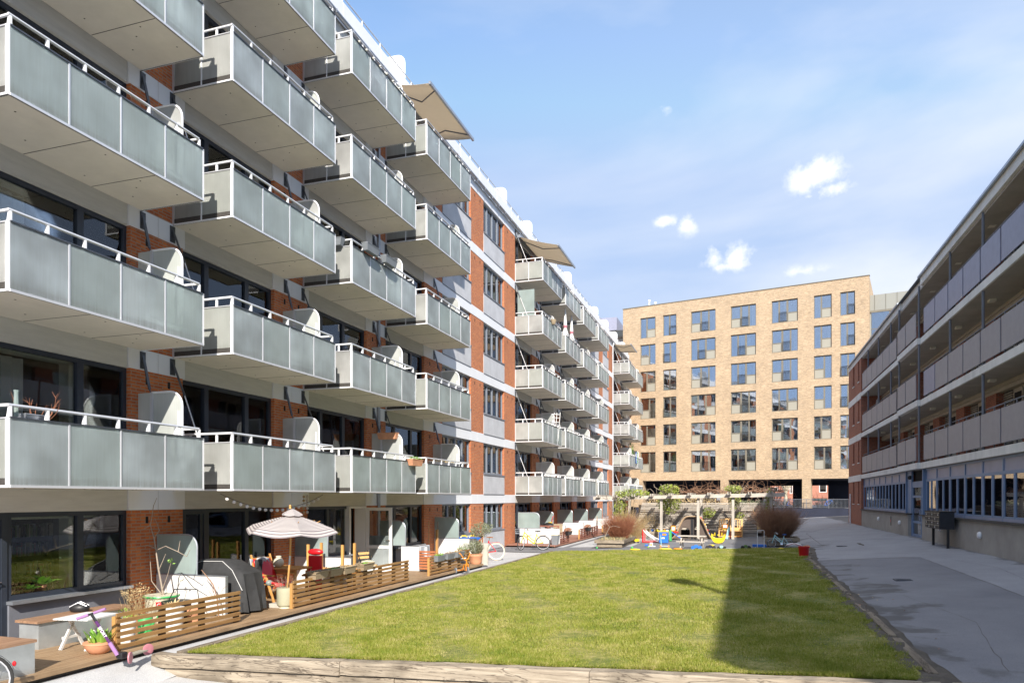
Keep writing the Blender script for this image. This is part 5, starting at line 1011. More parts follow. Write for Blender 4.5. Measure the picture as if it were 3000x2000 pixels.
t=thing('bookshelf','dark bookshelf full of books seen through the first window','bookshelf',(-14.2,0,0)); r=random.Random(8); MB().box(0,.3,9.4,11.3,0,2.1,'black_void').build('case',t)
mb=MB()
for k in range(4):
    y=9.45
    while y<11.2:
        w=r.uniform(.02,.05); h=r.uniform(.18,.27)
        if r.random()<.8: mb.box(.3,.42,y,y+w*.9,.5+k*.38,.5+k*.38+h,r.choice(['cream','brick_dark','leaf','alu','dark_wall','fabric_grey']))
        y+=w
mb.build('books',t)
# ---- bicycles
def bike(name,label,loc,rz,fm,r=.34,wb=1.08,tyre='rubber',lady=True,sad='leather',rack=True,lean=0,basket=False,fend=None,grips='black_plastic',scale=1,group=None,steer=.3):
    t=thing(name,label,'bicycle',loc,rot=(R(lean),0,rz),group=group); t.scale=(scale,)*3
    for q,nm in ((0,'rear_wheel'),(wb,'front_wheel')):
        w=MB().tube([(r*math.cos(a*PI/12),0,r*math.sin(a*PI/12)) for a in range(24)],.02,tyre,6,closed=True).build(nm,t,loc=(q,0,r))
        if q: w.rotation_euler=(0,0,steer)
        MB().tube([((r-.028)*math.cos(a*PI/12),0,(r-.028)*math.sin(a*PI/12)) for a in range(24)],.011,'alu',5,closed=True).build('rim',w)
        mb=MB(); mb.tube([(0,-.04,0),(0,.04,0)],.02,'chrome',6)
        for s in range(18): a=s*PI/9; mb.tube([(0,.02*(-1)**s,0),((r-.03)*math.cos(a),0,(r-.03)*math.sin(a))],.0022,'chrome',3,cap=False)
        mb.build('spokes',w)
        if fend:
            f=MB(); A=[(-.15 if q==0 else .25)+k*(PI*.95 if q==0 else PI*.6)/10 for k in range(11)]; rr_=r+.035
            f.grid([[(rr_*math.cos(a),y,rr_*math.sin(a)+(-.006 if abs(y)>.01 else 0)) for y in (-.028,0,.028)] for a in A],fend); fo=f.build('mudguard',w)
    mb=MB(); bb=(.43,0,.29); st=(.30,0,.78); ht=(wb-.17,0,.86); hb=(wb-.13,0,.72)
    mb.tube([bb,st],.024,fm,7); mb.tube([bb,hb],.027,fm,7); mb.tube([ht,hb],.028,fm,7)
    if lady: mb.tube([ht,(.55,0,.52),(.37,0,.42)],.023,fm,7)
    else: mb.tube([ht,st],.024,fm,7)
    for s in (-.045,.045): mb.tube([bb,(0,s,r)],.017,fm,5); mb.tube([(st[0],s*.3,.72),(0,s,r)],.014,fm,5)
    mb.build('frame',t)
    mb=MB(); 
    for s in (-.045,.045): mb.tube([hb,(wb-.05,s,r+.12),(wb,s,r)],.017,fm,5)
    mb.build('fork',t)
    mb=MB(); mb.tube([(st[0],0,.78),(st[0]-.03,0,.9)],.013,'chrome',6); mb.build('seat_post',t)
    mb=MB(); mb.add([(.12,-.09,.93),(.12,.09,.93),(.26,.07,.945),(.42,.02,.93),(.42,-.02,.93),(.26,-.07,.945),(.14,-.08,.89),(.14,.08,.89),(.4,.015,.90),(.4,-.015,.90)],[(0,1,2,5),(2,3,4,5),(0,6,7,1),(1,7,8,3,2),(0,5,4,9,6),(3,8,9,4),(6,9,8,7)],sad); mb.build('saddle',t,bevel=.01)
    mb=MB(); mb.tube([ht,(ht[0]-.02,0,1.0)],.013,'chrome',6); mb.tube([(ht[0]-.2,-.27,.98),(ht[0]-.05,-.24,1.02),(ht[0],-.08,1.0),(ht[0],.08,1.0),(ht[0]-.05,.24,1.02),(ht[0]-.2,.27,.98)],.012,'chrome',6); mb.tube([(ht[0]-.2,-.27,.98),(ht[0]-.1,-.255,1.0)],.017,grips,6); mb.tube([(ht[0]-.2,.27,.98),(ht[0]-.1,.255,1.0)],.017,grips,6); mb.build('handlebar',t)
    mb=MB(); mb.lathe([(.001,-.006),(.09,-.006),(.09,.006),(.001,.006)],(0,0,0),'chrome',14,Matrix.Translation(bb)@Matrix.Rotation(PI/2,4,'X')); mb.tube([(bb[0],-.07,bb[2]),(bb[0]+.12,-.07,bb[2]-.12)],.009,'chrome',5); mb.tube([(bb[0],.07,bb[2]),(bb[0]-.12,.07,bb[2]+.12)],.009,'chrome',5); mb.build('crank',t)
    mb=MB(); mb.beam((bb[0],.03,bb[2]),(0,.03,r),.01,.09,fend or 'black_plastic',up=(0,1,0)); mb.build('chain_guard',t)
    if rack:
        mb=MB(); mb.tube([(.28,-.05,.70),(-.15,-.06,.72),(-.15,.06,.72),(.28,.05,.70)],.006,'black_plastic' if fend!='red_pl' else 'red_pl',4); [mb.tube([(-.1,s,.72),(0,s,r)],.005,'chrome',4) for s in (-.06,.06)]; mb.build('rack',t)
    if basket:
        mb=MB(); 
        for z in (.82,.92,1.02): mb.tube([(wb+.02,-.17,z),(wb+.28,-.15,z),(wb+.28,.15,z),(wb+.02,.17,z)],.005,'zinc',4,closed=True)
        for i in range(6): y=-.15+.06*i; mb.tube([(wb+.28,y,.8),(wb+.28,y,1.02)],.004,'zinc',3); mb.tube([(wb+.02,y,.82),(wb+.28,y,.82)],.004,'zinc',3)
        mb.build('basket',t)
    mb=MB(); mb.tube([(.35,-.03,.28),(.33,-.22,.01)],.009,'chrome',5); mb.build('kickstand',t)
    return t
b=bike('parked_bicycle','red ladies bicycle with brown saddle and cream tyres beside the potted olive',(-9.73,27.72,-.1),R(200),'red_pl',tyre='cream_tyre',fend='red_pl',lean=4)
b=bike('parked_bicycle','yellow bicycle with black saddle leaning before the white partition',(-9.42,33.75,-.1),R(200),'yellow_pl',sad='black_plastic',fend='black_plastic',basket=True,lean=-4,steer=1.0)
b=bike('parked_bicycle','dark blue bicycle with red tail light cut off by the left picture edge',(-9.2,6.5,-.25),R(-118),'dark_wall',sad='black_plastic',fend='dark_wall',lean=3)
MB().ball((-.36,0,.52),.035,'red_pl',10,6,sx=.7).build('tail_light',b)
t=bike('child_bicycle','light blue child bicycle with white grips lying before the right planter',(1.78,33.0,.29),R(172),'ltblue',r=.30,sad='blue_pl',rack=False,grips='white_paint',scale=.62,lean=10,fend='white_paint')
# orange tricycle
t=thing('tricycle','small orange tricycle with tall handlebar beside the third fence','tricycle',(-8.95,22.2,-.1),R(-45)); 
for (x,y,r_,nm) in ((.32,0,.13,'front_wheel'),(-.22,.2,.1,'rear_wheel'),(-.22,-.2,.1,'rear_wheel')):
    MB().lathe([(.001,-.02),(r_*.6,-.02),(r_,-.02),(r_,.02),(r_*.6,.02),(.001,.02)],(0,0,0),'grey_planter',16,Matrix.Translation((x,y,r_))@Matrix.Rotation(PI/2,4,'X')).build(nm,t)
mb=MB(); mb.tube([(-.22,-.2,.1),(-.22,.2,.1)],.014,'orange_pl',6); mb.tube([(-.22,0,.1),(-.05,0,.16),(.02,0,.3),(.25,0,.33)],.02,'orange_pl',8); mb.tube([(.32,-.045,.13),(.28,-.04,.34),(.25,0,.38),(.28,.04,.34),(.32,.045,.13)],.014,'orange_pl',6); mb.build('frame',t)
mb=MB(); mb.tube([(.25,0,.36),(.23,0,.46),(.2,-.08,.52),(.14,-.17,.68),(.08,-.2,.7)],.014,'orange_pl',6); mb.tube([(.23,0,.46),(.2,.08,.52),(.14,.17,.68),(.08,.2,.7)],.014,'orange_pl',6); mb.build('handlebar',t); MB().ball((-.02,0,.37),.1,'black_plastic',10,6,sx=1.1,sz=.35).build('saddle',t)
# purple scooter
t=thing('kick_scooter','purple kick scooter leaning over the corner of the near fence','scooter',(-8.93,8.40,-.10)); mb=MB()
top=Vector((-.44,-.14,.78)); bot=Vector((-.06,-.02,.16)); mid=bot.lerp(top,.52); mb.tube([bot,bot.lerp(top,.3)],.03,'purple',8); mb.tube([bot.lerp(top,.3),bot.lerp(top,.82)],.022,'plum',8); mb.tube([bot.lerp(top,.8),top],.02,'black_plastic',8); mb.build('stem',t)
d_=(bot-top).normalized(); hb=Vector((.85,.35,.33)).normalized()
MB().tube([top-hb*.04,top+hb*.04],.016,'black_plastic',6).tube([top+hb*.04,top+hb*.22],.022,'purple',8).tube([top-hb*.04,top-hb*.22],.022,'purple',8).build('handlebar',t)
Mw=Matrix.Translation((.1,.06,.115))@Matrix.Rotation(R(118),4,'Z')@Matrix.Rotation(PI/2,4,'X')
MB().lathe([(.03,-.013),(.07,-.015),(.09,-.01),(.09,.01),(.07,.015),(.03,.013)],(0,0,0),'pink',20,Mw).build('front_wheel',t)
Mw=Matrix.Translation((-.12,.62,.115))@Matrix.Rotation(R(80),4,'Z')@Matrix.Rotation(PI/2,4,'X')
MB().lathe([(.03,-.013),(.07,-.015),(.09,-.01),(.09,.01),(.07,.015),(.03,.013)],(0,0,0),'pink',20,Mw).build('rear_wheel',t)
MB().beam((.02,.1,.14),(-.1,.52,.12),.13,.02,'olive_metal').build('deck',t); MB().box(-.1,.02,-.02,.1,.1,.2,'black_plastic').build('fork',t,bevel=.02)
a=bot.lerp(top,.56); v=(bot-top).normalized(); sd=Vector((0,0,1)).cross(v).normalized(); up_=v.cross(sd)
nrm=Vector((.6,-.8,.0)); nrm=(nrm-v*nrm.dot(v)).normalized(); yv=nrm.cross(v); mx=Matrix(((v.x,yv.x,nrm.x,a.x+nrm.x*.024),(v.y,yv.y,nrm.y,a.y+nrm.y*.024),(v.z,yv.z,nrm.z,a.z+nrm.z*.024),(0,0,0,1)))
text('SPORT',.062,'white_paint',t,mx,bold=.001)
# ---- table with blue toy, olive, rosemary, stone post, tools
t=thing('side_table','dark brown wooden table with blue toys beside the olive','table',(-10.85,27.2,-.05),R(40)); mb=MB(); MB().box(-.55,.55,-.33,.33,.68,.73,'dark_table').build('table_top',t)
for x in (-.5,.5):
    for y in (-.28,.28): MB().box(x-.035,x+.035,y-.035,y+.035,-.05,.68,'dark_table').build('leg',t)
MB().box(-.5,.5,-.3,-.27,.58,.68,'dark_table').build('apron',t)
t=thing('toy_boat_tray','blue plastic play tray with yellow handles on the brown table','toy',(-10.8,27.2,.69),R(40)); mb=MB(); bx(mb,0,.12,.38,.5,.2,.27,'blue_pl'); mb.box(-.5,.5,-.27,.27,.12,.14,'blue_pl'); mb.build('tray',t); mb=MB(); [mb.tube([(x-.14,0,.14),(x-.08,0,.2),(x+.08,0,.2),(x+.14,0,.14)],.025,'yellow_pl',6) for x in (-.15,.22)]; mb.build('grip',t)
t=thing('terracotta_pot','small terracotta pot on the left corner of the brown table','plant pot',(-11.2,26.9,.68)); MB().lathe([(.07,0),(.1,.17),(.1,.2)],(0,0,0),'terracotta',12).build('pot',t)
pot('herb_pot','terracotta pot with green mossy side and bushy rosemary','plant pot',(-9.5,24.75,-.02),[(.17,0),(.23,.1),(.25,.3),(.26,.31),(.26,.38)],'terracotta',lambda mb,h:(twigs(mb,(0,0,h),90,.5,.8,'leaf_grey',.005,3,base=.15,fork=3),leaves(mb,(0,0,h+.28),(.3,.3,.26),700,.06,'leaf_grey',seed=6),leaves(mb,(-.35,-.3,h+.2),(.25,.25,.2),260,.06,'leaf_grey',seed=7)))
t=thing('olive_tree','small potted olive tree with round grey green crown','tree',(-9.75,26.0,0)); MB().lathe([(.15,-.08),(.2,.2),(.21,.3)],(0,0,0),'terracotta',14).build('pot',t); MB().tube([(0,0,.2),(.02,0,.7),(-.01,0,1.0)],[.025,.022,.018],'bark',7).build('trunk',t); mb=MB(); twigs(mb,(0,0,.9),24,.5,.9,'twig_grey',.008,2,base=.05); leaves(mb,(-.02,0,1.2),(.42,.4,.3),620,.075,'leaf_grey',seed=5,shell=.6); leaves(mb,(-.3,0,1.1),(.2,.2,.18),110,.075,'leaf_grey',seed=8); leaves(mb,(.3,0,1.3),(.2,.2,.22),110,.075,'leaf_grey',seed=9); mb.build('crown',t)
tag(MB().lathe([(.15,0),(.15,.55),(.17,.78),(.16,.8)],(-9.22,24.95,-.05),'stone',14,sy=.8).build('stone_planter'),'tall pale stone pot beside the rosemary pot','plant pot')
pot('planter_box','dark planter trough with seedlings in front of the brown table','planter',(-10.25,25.3,.22),[(.12,0),(.18,.24),(.18,.25)],'black_plastic',lambda mb,h:leaves(mb,(0,0,h+.04),(.25,.12,.06),80,.05,'leaf_bright',seed=3))
for x,y,l,h in ((-11.6,25.2,'thin broom handle leaning against the brick pier',1.55),(-11.35,25.5,'dark stick leaning against the frosted screen',1.5)):
    tag(MB().tube([(x,y,0),(x-.12,y+.25,h)],.014,'twig' if 'dark' in l else 'straw',6).build('broom'),l,'broom')
tag(MB().box(-11.5,-11.42,25.6,25.7,0,1.2,'post_top').build('timber_plank'),'upright timber plank beside the frosted screen','plank')
# ---- far terrace items
t=thing('garden_bench','dark red bench with crossed back panels before the white partition','bench',(-10.3,36.9,0),R(8)); mb=MB(); mb.box(-.85,.85,.2,.24,.9,.96,'fence_red'); mb.box(-.85,.85,.2,.24,.45,.5,'fence_red')
for i in range(4):
    x=-.83+i*.55; mb.box(x-.02,x+.02,.2,.24,.5,.9,'fence_red')
    if i<3: mb.beam((x,.22,.5),(x+.55,.22,.9),.02,.03,'fence_red'); mb.beam((x,.22,.9),(x+.55,.22,.5),.02,.03,'fence_red')
mb.build('backrest',t); mb=MB(); [mb.box(-.85,.85,-.25+i*.11,-.16+i*.11,.42,.45,'fence_red') for i in range(4)]; mb.build('seat',t)
for x in (-.8,.8):
    for y in (-.22,.22): MB().box(x-.025,x+.025,y-.025,y+.025,0,.42,'fence_red').build('leg',t)
t=thing('kettle_grill','black lidded grill behind the red bench','grill',(-10.9,40.3,0)); MB().lathe([(.12,.55),(.28,.7),(.3,.8),(.26,.9),(.1,1.0)],(0,0,0),'black_plastic',14,sx=1.4).build('body',t); MB().box(-.45,.45,-.25,.25,.68,.74,'alu').build('shelf',t)
for x in (-.3,.3): MB().box(x-.02,x+.02,-.02,.02,0,.6,'black_plastic').build('leg',t)
t=thing('waste_bin','dark grey bin beside the red brown fence','bin',(-9.42,36.15,0)); mb=MB(); bx(mb,0,.5,.14,.18,.14,.18,'grey_planter'); mb.build('body',t); MB().box(-.19,.19,-.19,.19,.5,.54,'cream').build('lid',t)
t=thing('woven_chair','tan woven chair behind the red brown fence','chair',(-9.9,38.6,0)); MB().box(-.25,.25,-.03,.03,.4,1.0,'basket').build('backrest',t); MB().box(-.25,.25,-.5,-.03,.38,.43,'basket').build('seat',t); [MB().box(x-.02,x+.02,y-.02,y+.02,0,.38,'basket').build('leg',t) for x in (-.22,.22) for y in (-.46,-.06)]
for y,z,l in ((38.2,.42,'dark planter with dry heather on the first far fence'),(43.4,.42,'dark planter with reddish heather on the second far fence')):
    t=thing('planter_box',l,'planter',(-9.25,y,z)); mb=MB(); bx(mb,0,.2,.12,.16,.4,.5,'black_plastic'); mb.build('box',t); mb=MB(); leaves(mb,(0,0,.28),(.2,.5,.12),260,.08,'twig_red',seed=3); mb.build('foliage',t)
tag(MB().box(-.03,.03,-.03,.03,0,1.25,'twig_grey').build('wood_plank',loc=(-9.5,47.4,0)),'grey board leaning at the end of the far fence','plank').rotation_euler=(R(-12),0,0)
t=thing('yellow_bucket','yellow watering can on the white partition ledge','watering can',(-11.0,41.0,.83)); MB().lathe([(.1,0),(.13,.18)],(0,0,0),'yellow_pl',10).build('body',t); MB().tube([(.1,0,.1),(.15,0,.5),(.25,0,.52)],.02,'red_pl',5).build('spout',t)
# ================================================================ balcony extras
def bplanter(y,z,l,m,pl,x=-10.3,L=.35,name='balcony_planter'):
    t=thing(name,l,'planter',(x,y,z)); mb=MB(); bx(mb,-.2,0,.07,.1,L*.85,L,m); mb.tube([(-.1,-L,0),(.1,-L,0),(.1,L,0),(-.1,L,0)],.012,m,4,closed=True); mb.build('box',t); MB().box(-.09,.09,-L+.02,L-.02,-.05,-.03,'soil').build('soil',t)
    if pl: mb=MB(); leaves(mb,(0,0,.03),(.1,L,.07),110,.06,pl,seed=int(y*7)); mb.build('foliage',t)
    return t
Z=lambda n:2.56+2.9*(n-1)
bplanter(18.2,Z(3)+1.28,'left dark planter hooked outside the third storey balcony rail','grey_planter',None,-10.2,.36); bplanter(19.3,Z(3)+1.28,'right dark planter hooked outside the third storey balcony rail','grey_planter',None,-10.2,.36)
t=bplanter(0,0,'dark planter on the near side rail of the third storey balcony','grey_planter',None,0,.4); t.location=(-10.95,17.3,Z(3)+1.25); t.rotation_euler=(0,0,PI/2)
bplanter(21.15,Z(1)+1.12,'terracotta planter hanging between two first storey balconies','terracotta','leaf_bright',-10.22,.4)
t=bplanter(0,0,'terracotta planter on top of the first storey privacy screen','terracotta',None,0,.36); t.location=(-11.25,21.2,Z(1)+2.02); t.rotation_euler=(0,0,PI/2)
bplanter(24.2,Z(1)+1.16,'row of pale dried flowers on the last near first storey balcony','zinc','straw',-10.5,1.2)
bplanter(24.4,Z(2)+1.2,'planter of small red flowers on the second storey balcony','zinc','leaf_grey',-10.5,1.3)
bplanter(55.2,Z(2)+1.2,'green plants with a yellow flower on the far second storey balcony','zinc','leaf_bright',-10.45,1.2)
bplanter(8.3,Z(1)+1.16,'bare twigs in the near corner of the first balcony','zinc',None,-10.6,.2)
t=thing('bare_twigs','leafless reddish twigs rising over the nearest balcony rail','plant',(-10.6,8.3,Z(1)+1.1)); mb=MB(); twigs(mb,(0,0,0),9,.45,.9,'twig_red',.007,4,base=.25,fork=3); mb.build('stem',t)
t=thing('bottle_candle','green bottle on the rail of the nearest balcony','bottle',(-10.5,7.95,Z(1)+1.1)); MB().lathe([(.03,0),(.035,.2),(.03,.36),(.04,.4)],(0,0,0),'frost_green',8).build('bottle',t)
t=thing('hanging_basket','woven basket hung on the far third storey balcony rail','basket',(-10.25,38.9,Z(4)+1.1)); MB().lathe([(.1,-.16),(.15,-.05),(.17,.1),(.15,.1)],(0,0,0),'basket',12).build('basket',t)
for y,l in ((43.1,'nearer closed pale pink parasol on the far fourth storey balcony'),(44.8,'farther closed pale pink parasol on the far fourth storey balcony')):
    t=thing('closed_parasol',l,'parasol',(-10.6,y,Z(4)+.2)); MB().tube([(0,0,0),(0,0,2.9)],.02,'white_paint',6).build('pole',t); mb=MB(); mb.lathe([(.2,.95),(.24,1.05),(.1,1.5),(.12,1.7),(.06,2.4),(.03,2.85)],(0,0,0),'white_paint',9); mb.build('canopy',t); MB().lathe([(.105,1.5),(.125,1.6),(.125,1.68)],(0,0,0),'pink',9).build('band',t)
t=thing('sale_sign','blue and green sign board hung on a far first storey balcony','sign',(-10.27,71.6,Z(2)+.45)); mb=MB(); mb.box(0,.02,-.6,.0,0,1.1,'blue_pl'); mb.box(0,.021,.0,.55,.02,1.12,'green_pl'); mb.box(.022,.026,-.28,.22,.55,1.0,'white_paint'); mb.box(.022,.026,-.5,.45,.32,.42,'white_paint'); mb.box(.022,.026,-.4,.35,.14,.2,'white_paint'); mb.build('board',t)
t=thing('climbing_plant','dark climbing plant on the end of a far second storey balcony','plant',(-10.9,72.,Z(2)+.3)); mb=MB(); leaves(mb,(0,0,1.2),(.35,.5,1.2),500,.14,'leaf',seed=3); mb.build('foliage',t)
t=thing('white_table_chair','folded white chair standing on the far first storey balcony','chair',(-10.55,40.3,Z(2)+.2)); mb=MB(); [mb.beam((x,0,0),(x+.15,0,1.75),.03,.03,'white_paint') for x in (-.15,.0,.2)]; [mb.beam((-.1,-.2,z),(.25,.2,z),.03,.03,'white_paint') for z in (1.2,1.45,1.65)]; mb.build('frame',t)
t=thing('festoon_bulbs','clear bulbs strung along the top storey balcony rail','lights'); mb=MB(); mb.tube([(-10.3,17.5+i*.4,Z(5)+1.15-.04*(i%2)) for i in range(10)],.006,'black_plastic',4); mb.build('cable',t)
for i in range(9): MB().ball((-10.28,17.7+i*.4,Z(5)+1.06),.035,'lamp_glass',8,5).build('bulb',t)
for (y,x,w,h,m,l) in ((9.3,-10.5,.9,.75,'dark_wall','dark storage box behind the frosted panels of the nearest first balcony, left one'),(10.7,-10.5,.7,.85,'panel_slate','grey storage box behind the frosted panels of the nearest first balcony, right one'),(14.6,-10.5,.8,.6,'grey_planter','dark bench box behind the second first storey balcony front'),(18.7,-10.5,.5,.8,'leaf','green tub behind the third first storey balcony front'),(23.6,-10.5,.9,.5,'panel_slate','low dark box behind the fourth first storey balcony front')):
    t=thing('storage_box',l,'box',(x-.02,y,Z(1)+.2)); MB().box(-.35,0,-w/2,w/2,0,h,m).build('body',t,bevel=.02); MB().box(-.37,.02,-w/2-.02,w/2+.02,h,h+.04,m).build('lid',t,bevel=.01)
# awnings
def awning(label,y0,y1,x1,z0,z1,sag=.05):
    t=thing('awning',label,'awning'); mb=MB(); n=8; x0=WX+.1
    mb.grid([[(x0+(x1-x0)*i/n,y0+(y1-y0)*j/6,z0+(z1-z0)*i/n-sag*math.sin(PI*i/n)) for i in range(n+1)] for j in range(7)],'awning'); o=mb.build('fabric',t); o.modifiers.new('s','SOLIDIFY').thickness=.008
    MB().box(x1-.03,x1+.05,y0-.05,y1+.1,z1-.06,z1+.04,'zinc').build('front_bar',t); MB().box(WX+.02,WX+.2,y0-.05,y1+.05,z0-.07,z0+.08,'zinc').build('cassette',t)
    for s,y in ((1,y0+.4),(-1,y1-.4)):
        MB().tube([(x0,y,z0-.08),((x0+x1)/2,y+s*.55,(z0+z1)/2-.14),(x1,y,z1-.05)],.025,'panel_slate',6).build('arm',t)
awning('large beige awning extended over the top storey near balcony',22.5,26.5,-10.32,16.95,16.72)
awning('brown awning extended over the top storey balcony past the flat windows',37.4,41.3,-9.6,16.8,16.1)
awning('small beige awning on the last top storey balcony',67.2,71.0,-10.2,17.0,16.9)
t=thing('glass_windbreak','pale green glass windbreak on the far third storey balcony','screen',(-11.2,37.15,Z(4)+.2)); MB().box(-.6,.35,-.01,.01,0,2.3,'frost_green').build('glass_panel',t)
# ================================================================ playground
# pergola
t=thing('pergola','long weathered timber pergola with overgrown beams in front of the slatted bank','pergola',(0,0,0))
PX=[(-6.9,41.9),(-4.55,41.5),(-2.48,41.1),(-.62,40.75),(1.32,40.4)]
for i,(x,y) in enumerate(PX):
    z=gz(x); MB().box(x-.07,x+.07,y-.07,y+.07,z,2.52+.03*i,'grey_wood_z').build('post',t)
    MB().box(x-.07,x+.07,y+3.0,y+3.14,z,2.45,'grey_wood_z').build('post',t)
A=Vector((-8.6,42.15,2.42)); B=Vector((2.0,40.22,2.62))
for k in range(2):
    n=Vector((0,-.14 if k==0 else 3.2,0)); MB().beam(A+n,B+n,.06,.2,'grey_wood_x').build('beam',t)
for i in range(10):
    f=(i+.35)/10; p=A.lerp(B,f)+Vector((0,0,.12)); 
    for s in (-.07,.07): MB().beam(p+Vector((s,-.5,0)),p+Vector((s,3.7,0)),.045,.16,'grey_wood_y').build('rafter',t)
def climber(label,c,rad,n,m,seed,tw=None,sz=.13,name='climbing_ivy',gw=True):
    t=thing(name,label,'plant',c); mb=MB(); leaves(mb,(0,0,0),rad,n,sz,m,seed=seed,shell=.2); mb.build('foliage',t)
    mb=MB(); r=random.Random(seed)
    for q in range(tw or 14):
        p=Vector((r.uniform(-rad[0],rad[0]),r.uniform(-rad[1],rad[1]),-rad[2])); P=[p]
        for k in range(4): P.append(P[-1]+Vector((r.gauss(0,.15),r.gauss(0,.1),rad[2]*.5)))
        mb.tube(P,.012,'twig_grey',3,cap=False)
    mb.build('stem',t)
climber('leafy ivy climbing the leftmost pergola post',(-6.95,41.8,1.6),(.42,.3,1.2),800,'ivy',1,30)
climber('ivy draped along the left end of the pergola beam',(-6.2,41.7,2.68),(1.1,.5,.3),700,'ivy',2)
climber('dense ivy clump between the first two front posts',(-4.35,43.6,2.25),(.75,.6,.8),1300,'ivy',3)
climber('ivy mound on top of the beam above the second post',(-4.2,42.4,2.95),(.6,.5,.3),600,'ivy',4)
climber('small ivy hanging at the fourth pergola post',(-.55,41.4,2.4),(.35,.5,.65),420,'ivy',5)
climber('yellowish ivy on top of the fourth pergola post',(-.6,41,2.95),(.5,.5,.2),300,'ivy',6)
climber('ivy growing up the rightmost pergola post',(1.25,41.6,1.9),(.2,.5,1.1),420,'ivy',7)
climber('ivy patch creeping over the slatted bank in the middle',(-2.1,44.7,1.55),(.45,.3,.35),300,'ivy',8)
climber('ivy patch creeping over the slatted bank at the right',(-.3,44.6,1.25),(.3,.3,.4),240,'ivy',9)
for (x,y,z,w,l,s) in ((-2.1,42.6,2.75,1.3,'tangled bare vine over the middle of the pergola',1),(.7,42.,2.8,1.2,'tangled bare vine over the right end of the pergola',2),(-6.2,43.8,.3,1.0,'thicket of bare stems at the left end of the slatted bank',3)):
    t=thing('bare_vine',l,'plant',(x,y,z)); r=random.Random(s); mb=MB()
    for q in range(90):
        p=Vector((r.uniform(-w,w),r.uniform(-.6,.6),0)); a=r.uniform(0,2*PI); P=[p]; d=Vector((math.cos(a),math.sin(a)*.5,r.uniform(.1,.9)))
        for k in range(5): d=(d+Vector((r.gauss(0,.5),r.gauss(0,.3),r.gauss(-.12,.3)))).normalized(); P.append(P[-1]+d*.22*(1.6 if s==3 else 1))
        mb.tube(P,[.014,.012,.01,.008,.006,.004],'twig' if s!=3 else 'straw',3,cap=False)
    mb.build('stem',t)
# slatted bank
t=thing('slatted_bank','sloping bank of weathered grey slats rising behind the pergola','seating bank',(0,0,0)); y0,z0,y1,z1=43.9,.62,46.5,2.12
def bankx(x): return -.17*(x+3)
ns=19
for i in range(ns):
    f=i/(ns-1); y=y0+(y1-y0)*f; z=z0+(z1-z0)*f+.0; xs=[-6.4,-3.2+.8*math.sin(i*2.3),1.55]
    for k,(a,b) in enumerate(zip(xs,xs[1:])):
        MB().beam((a,y+bankx(a),z+random.uniform(-.012,.012)),(b-.02,y+bankx(b),z+random.uniform(-.012,.012)),.05,.046,'grey_wood_x').build('slat',t)
for x in (-6.2,-5.,-3.7,-2.4,-1.1,.2,1.4): MB().beam((x,y0+bankx(x)+.06,z0-.05),(x,y1+bankx(x)+.06,z1-.05),.08,.08,'fence_post').build('bearer',t)
mb=MB(); mb.add([(-6.5,y0+.2+bankx(-6.5),.2),(1.6,y0+.2+bankx(1.6),.3),(1.6,y1+.2+bankx(1.6),z1-.12),(-6.5,y1+.2+bankx(-6.5),z1-.12)],[(0,1,2,3)],'soil'); mb.build('earth_back',t)
tag(MB().box(-6.6,1.7,46.9,50,.1,2.0,'soil').build('earth_mound'),kind='structure')
climber('dry shrubs growing along the top of the slatted bank',(-3.8,47.6,2.15),(2.8,.6,.35),900,'straw',21,60,name='dry_shrub'); climber('green undergrowth at the right top of the slatted bank',(.5,47.2,2.12),(.9,.5,.22),300,'leaf_grey',22,name='green_shrub')
for i,(a,b) in enumerate(((-6.2,-3.1),(-3.08,.9))):
    t=thing('timber_bench',['left','right'][i]+' heavy timber step seat at the foot of the slatted bank','bench',(0,0,0),group='timber seats below the bank'); MB().box(a,b,43.35+bankx(a)*.6,43.75+bankx(a)*.6,.44,.58,'grey_wood_x').build('seat',t,bevel=.01); MB().box(a+.2,b-.2,43.45+bankx(a)*.6,43.7+bankx(a)*.6,.05,.42,'grey_wood_x').build('riser',t)
# wave house
t=thing('play_house','curved brown play house with a round topped doorway and climbing stones','play house',(-2.82,41.75,0)); H=1.3; Wd=1.28
def wv(x): x=abs(x); return H*math.exp(-.9*(x/.80)**4)+.0
xs=[-1.35+2.7*i/44 for i in range(45)]; zb=.12
prof=[(x,wv(x)) for x in xs]
def inhole(x,z): return None
# side panel with door and window cut as column strips
mb=MB(); ys=-.32
dc,dr,dz=-.38,.25,.42; wc,wr,wz=.27,.15,.56
N_=135
for i in range(N_):
    a=-1.35+2.7*i/N_; b=a+2.7/N_; c=(a+b)/2; top=wv(c)-.07
    if top<.03: continue
    seg=[(0,top)]
    if abs(c-dc)<dr: h=math.sqrt(dr*dr-(c-dc)**2); seg=[(0,.06),(dz+h,top)]
    if abs(c-wc)<wr: h=math.sqrt(wr*wr-(c-wc)**2); seg=[(0,wz-h),(wz+h,top)]
    for (p,q) in seg:
        if q>p:
            mb.add([(a,ys,zb+p),(b,ys,zb+p),(b,ys,zb+q if q!=top else zb+wv(b)-.07),(a,ys,zb+q if q!=top else zb+wv(a)-.07)],[(0,1,2,3)],'play_side')
            mb.add([(a,ys+.03,zb+p),(b,ys+.03,zb+p),(b,ys+.03,zb+q),(a,ys+.03,zb+q)],[(0,1,2,3)],'play_side')
mb.build('side_panel',t)
MB().box(-.08,.06,ys-.03,ys-.004,zb,zb+H-.1,'black_plastic').build('centre_strip',t)
mb=MB(); ext=[(-1.55,.0)]+prof+[(1.55,.0)]
mb.grid([[(x,y,zb+z) for x,z in ext] for y in (-.5,.55)],'play_top'); o=mb.build('curved_roof',t); s_=o.modifiers.new('s','SOLIDIFY'); s_.thickness=.05
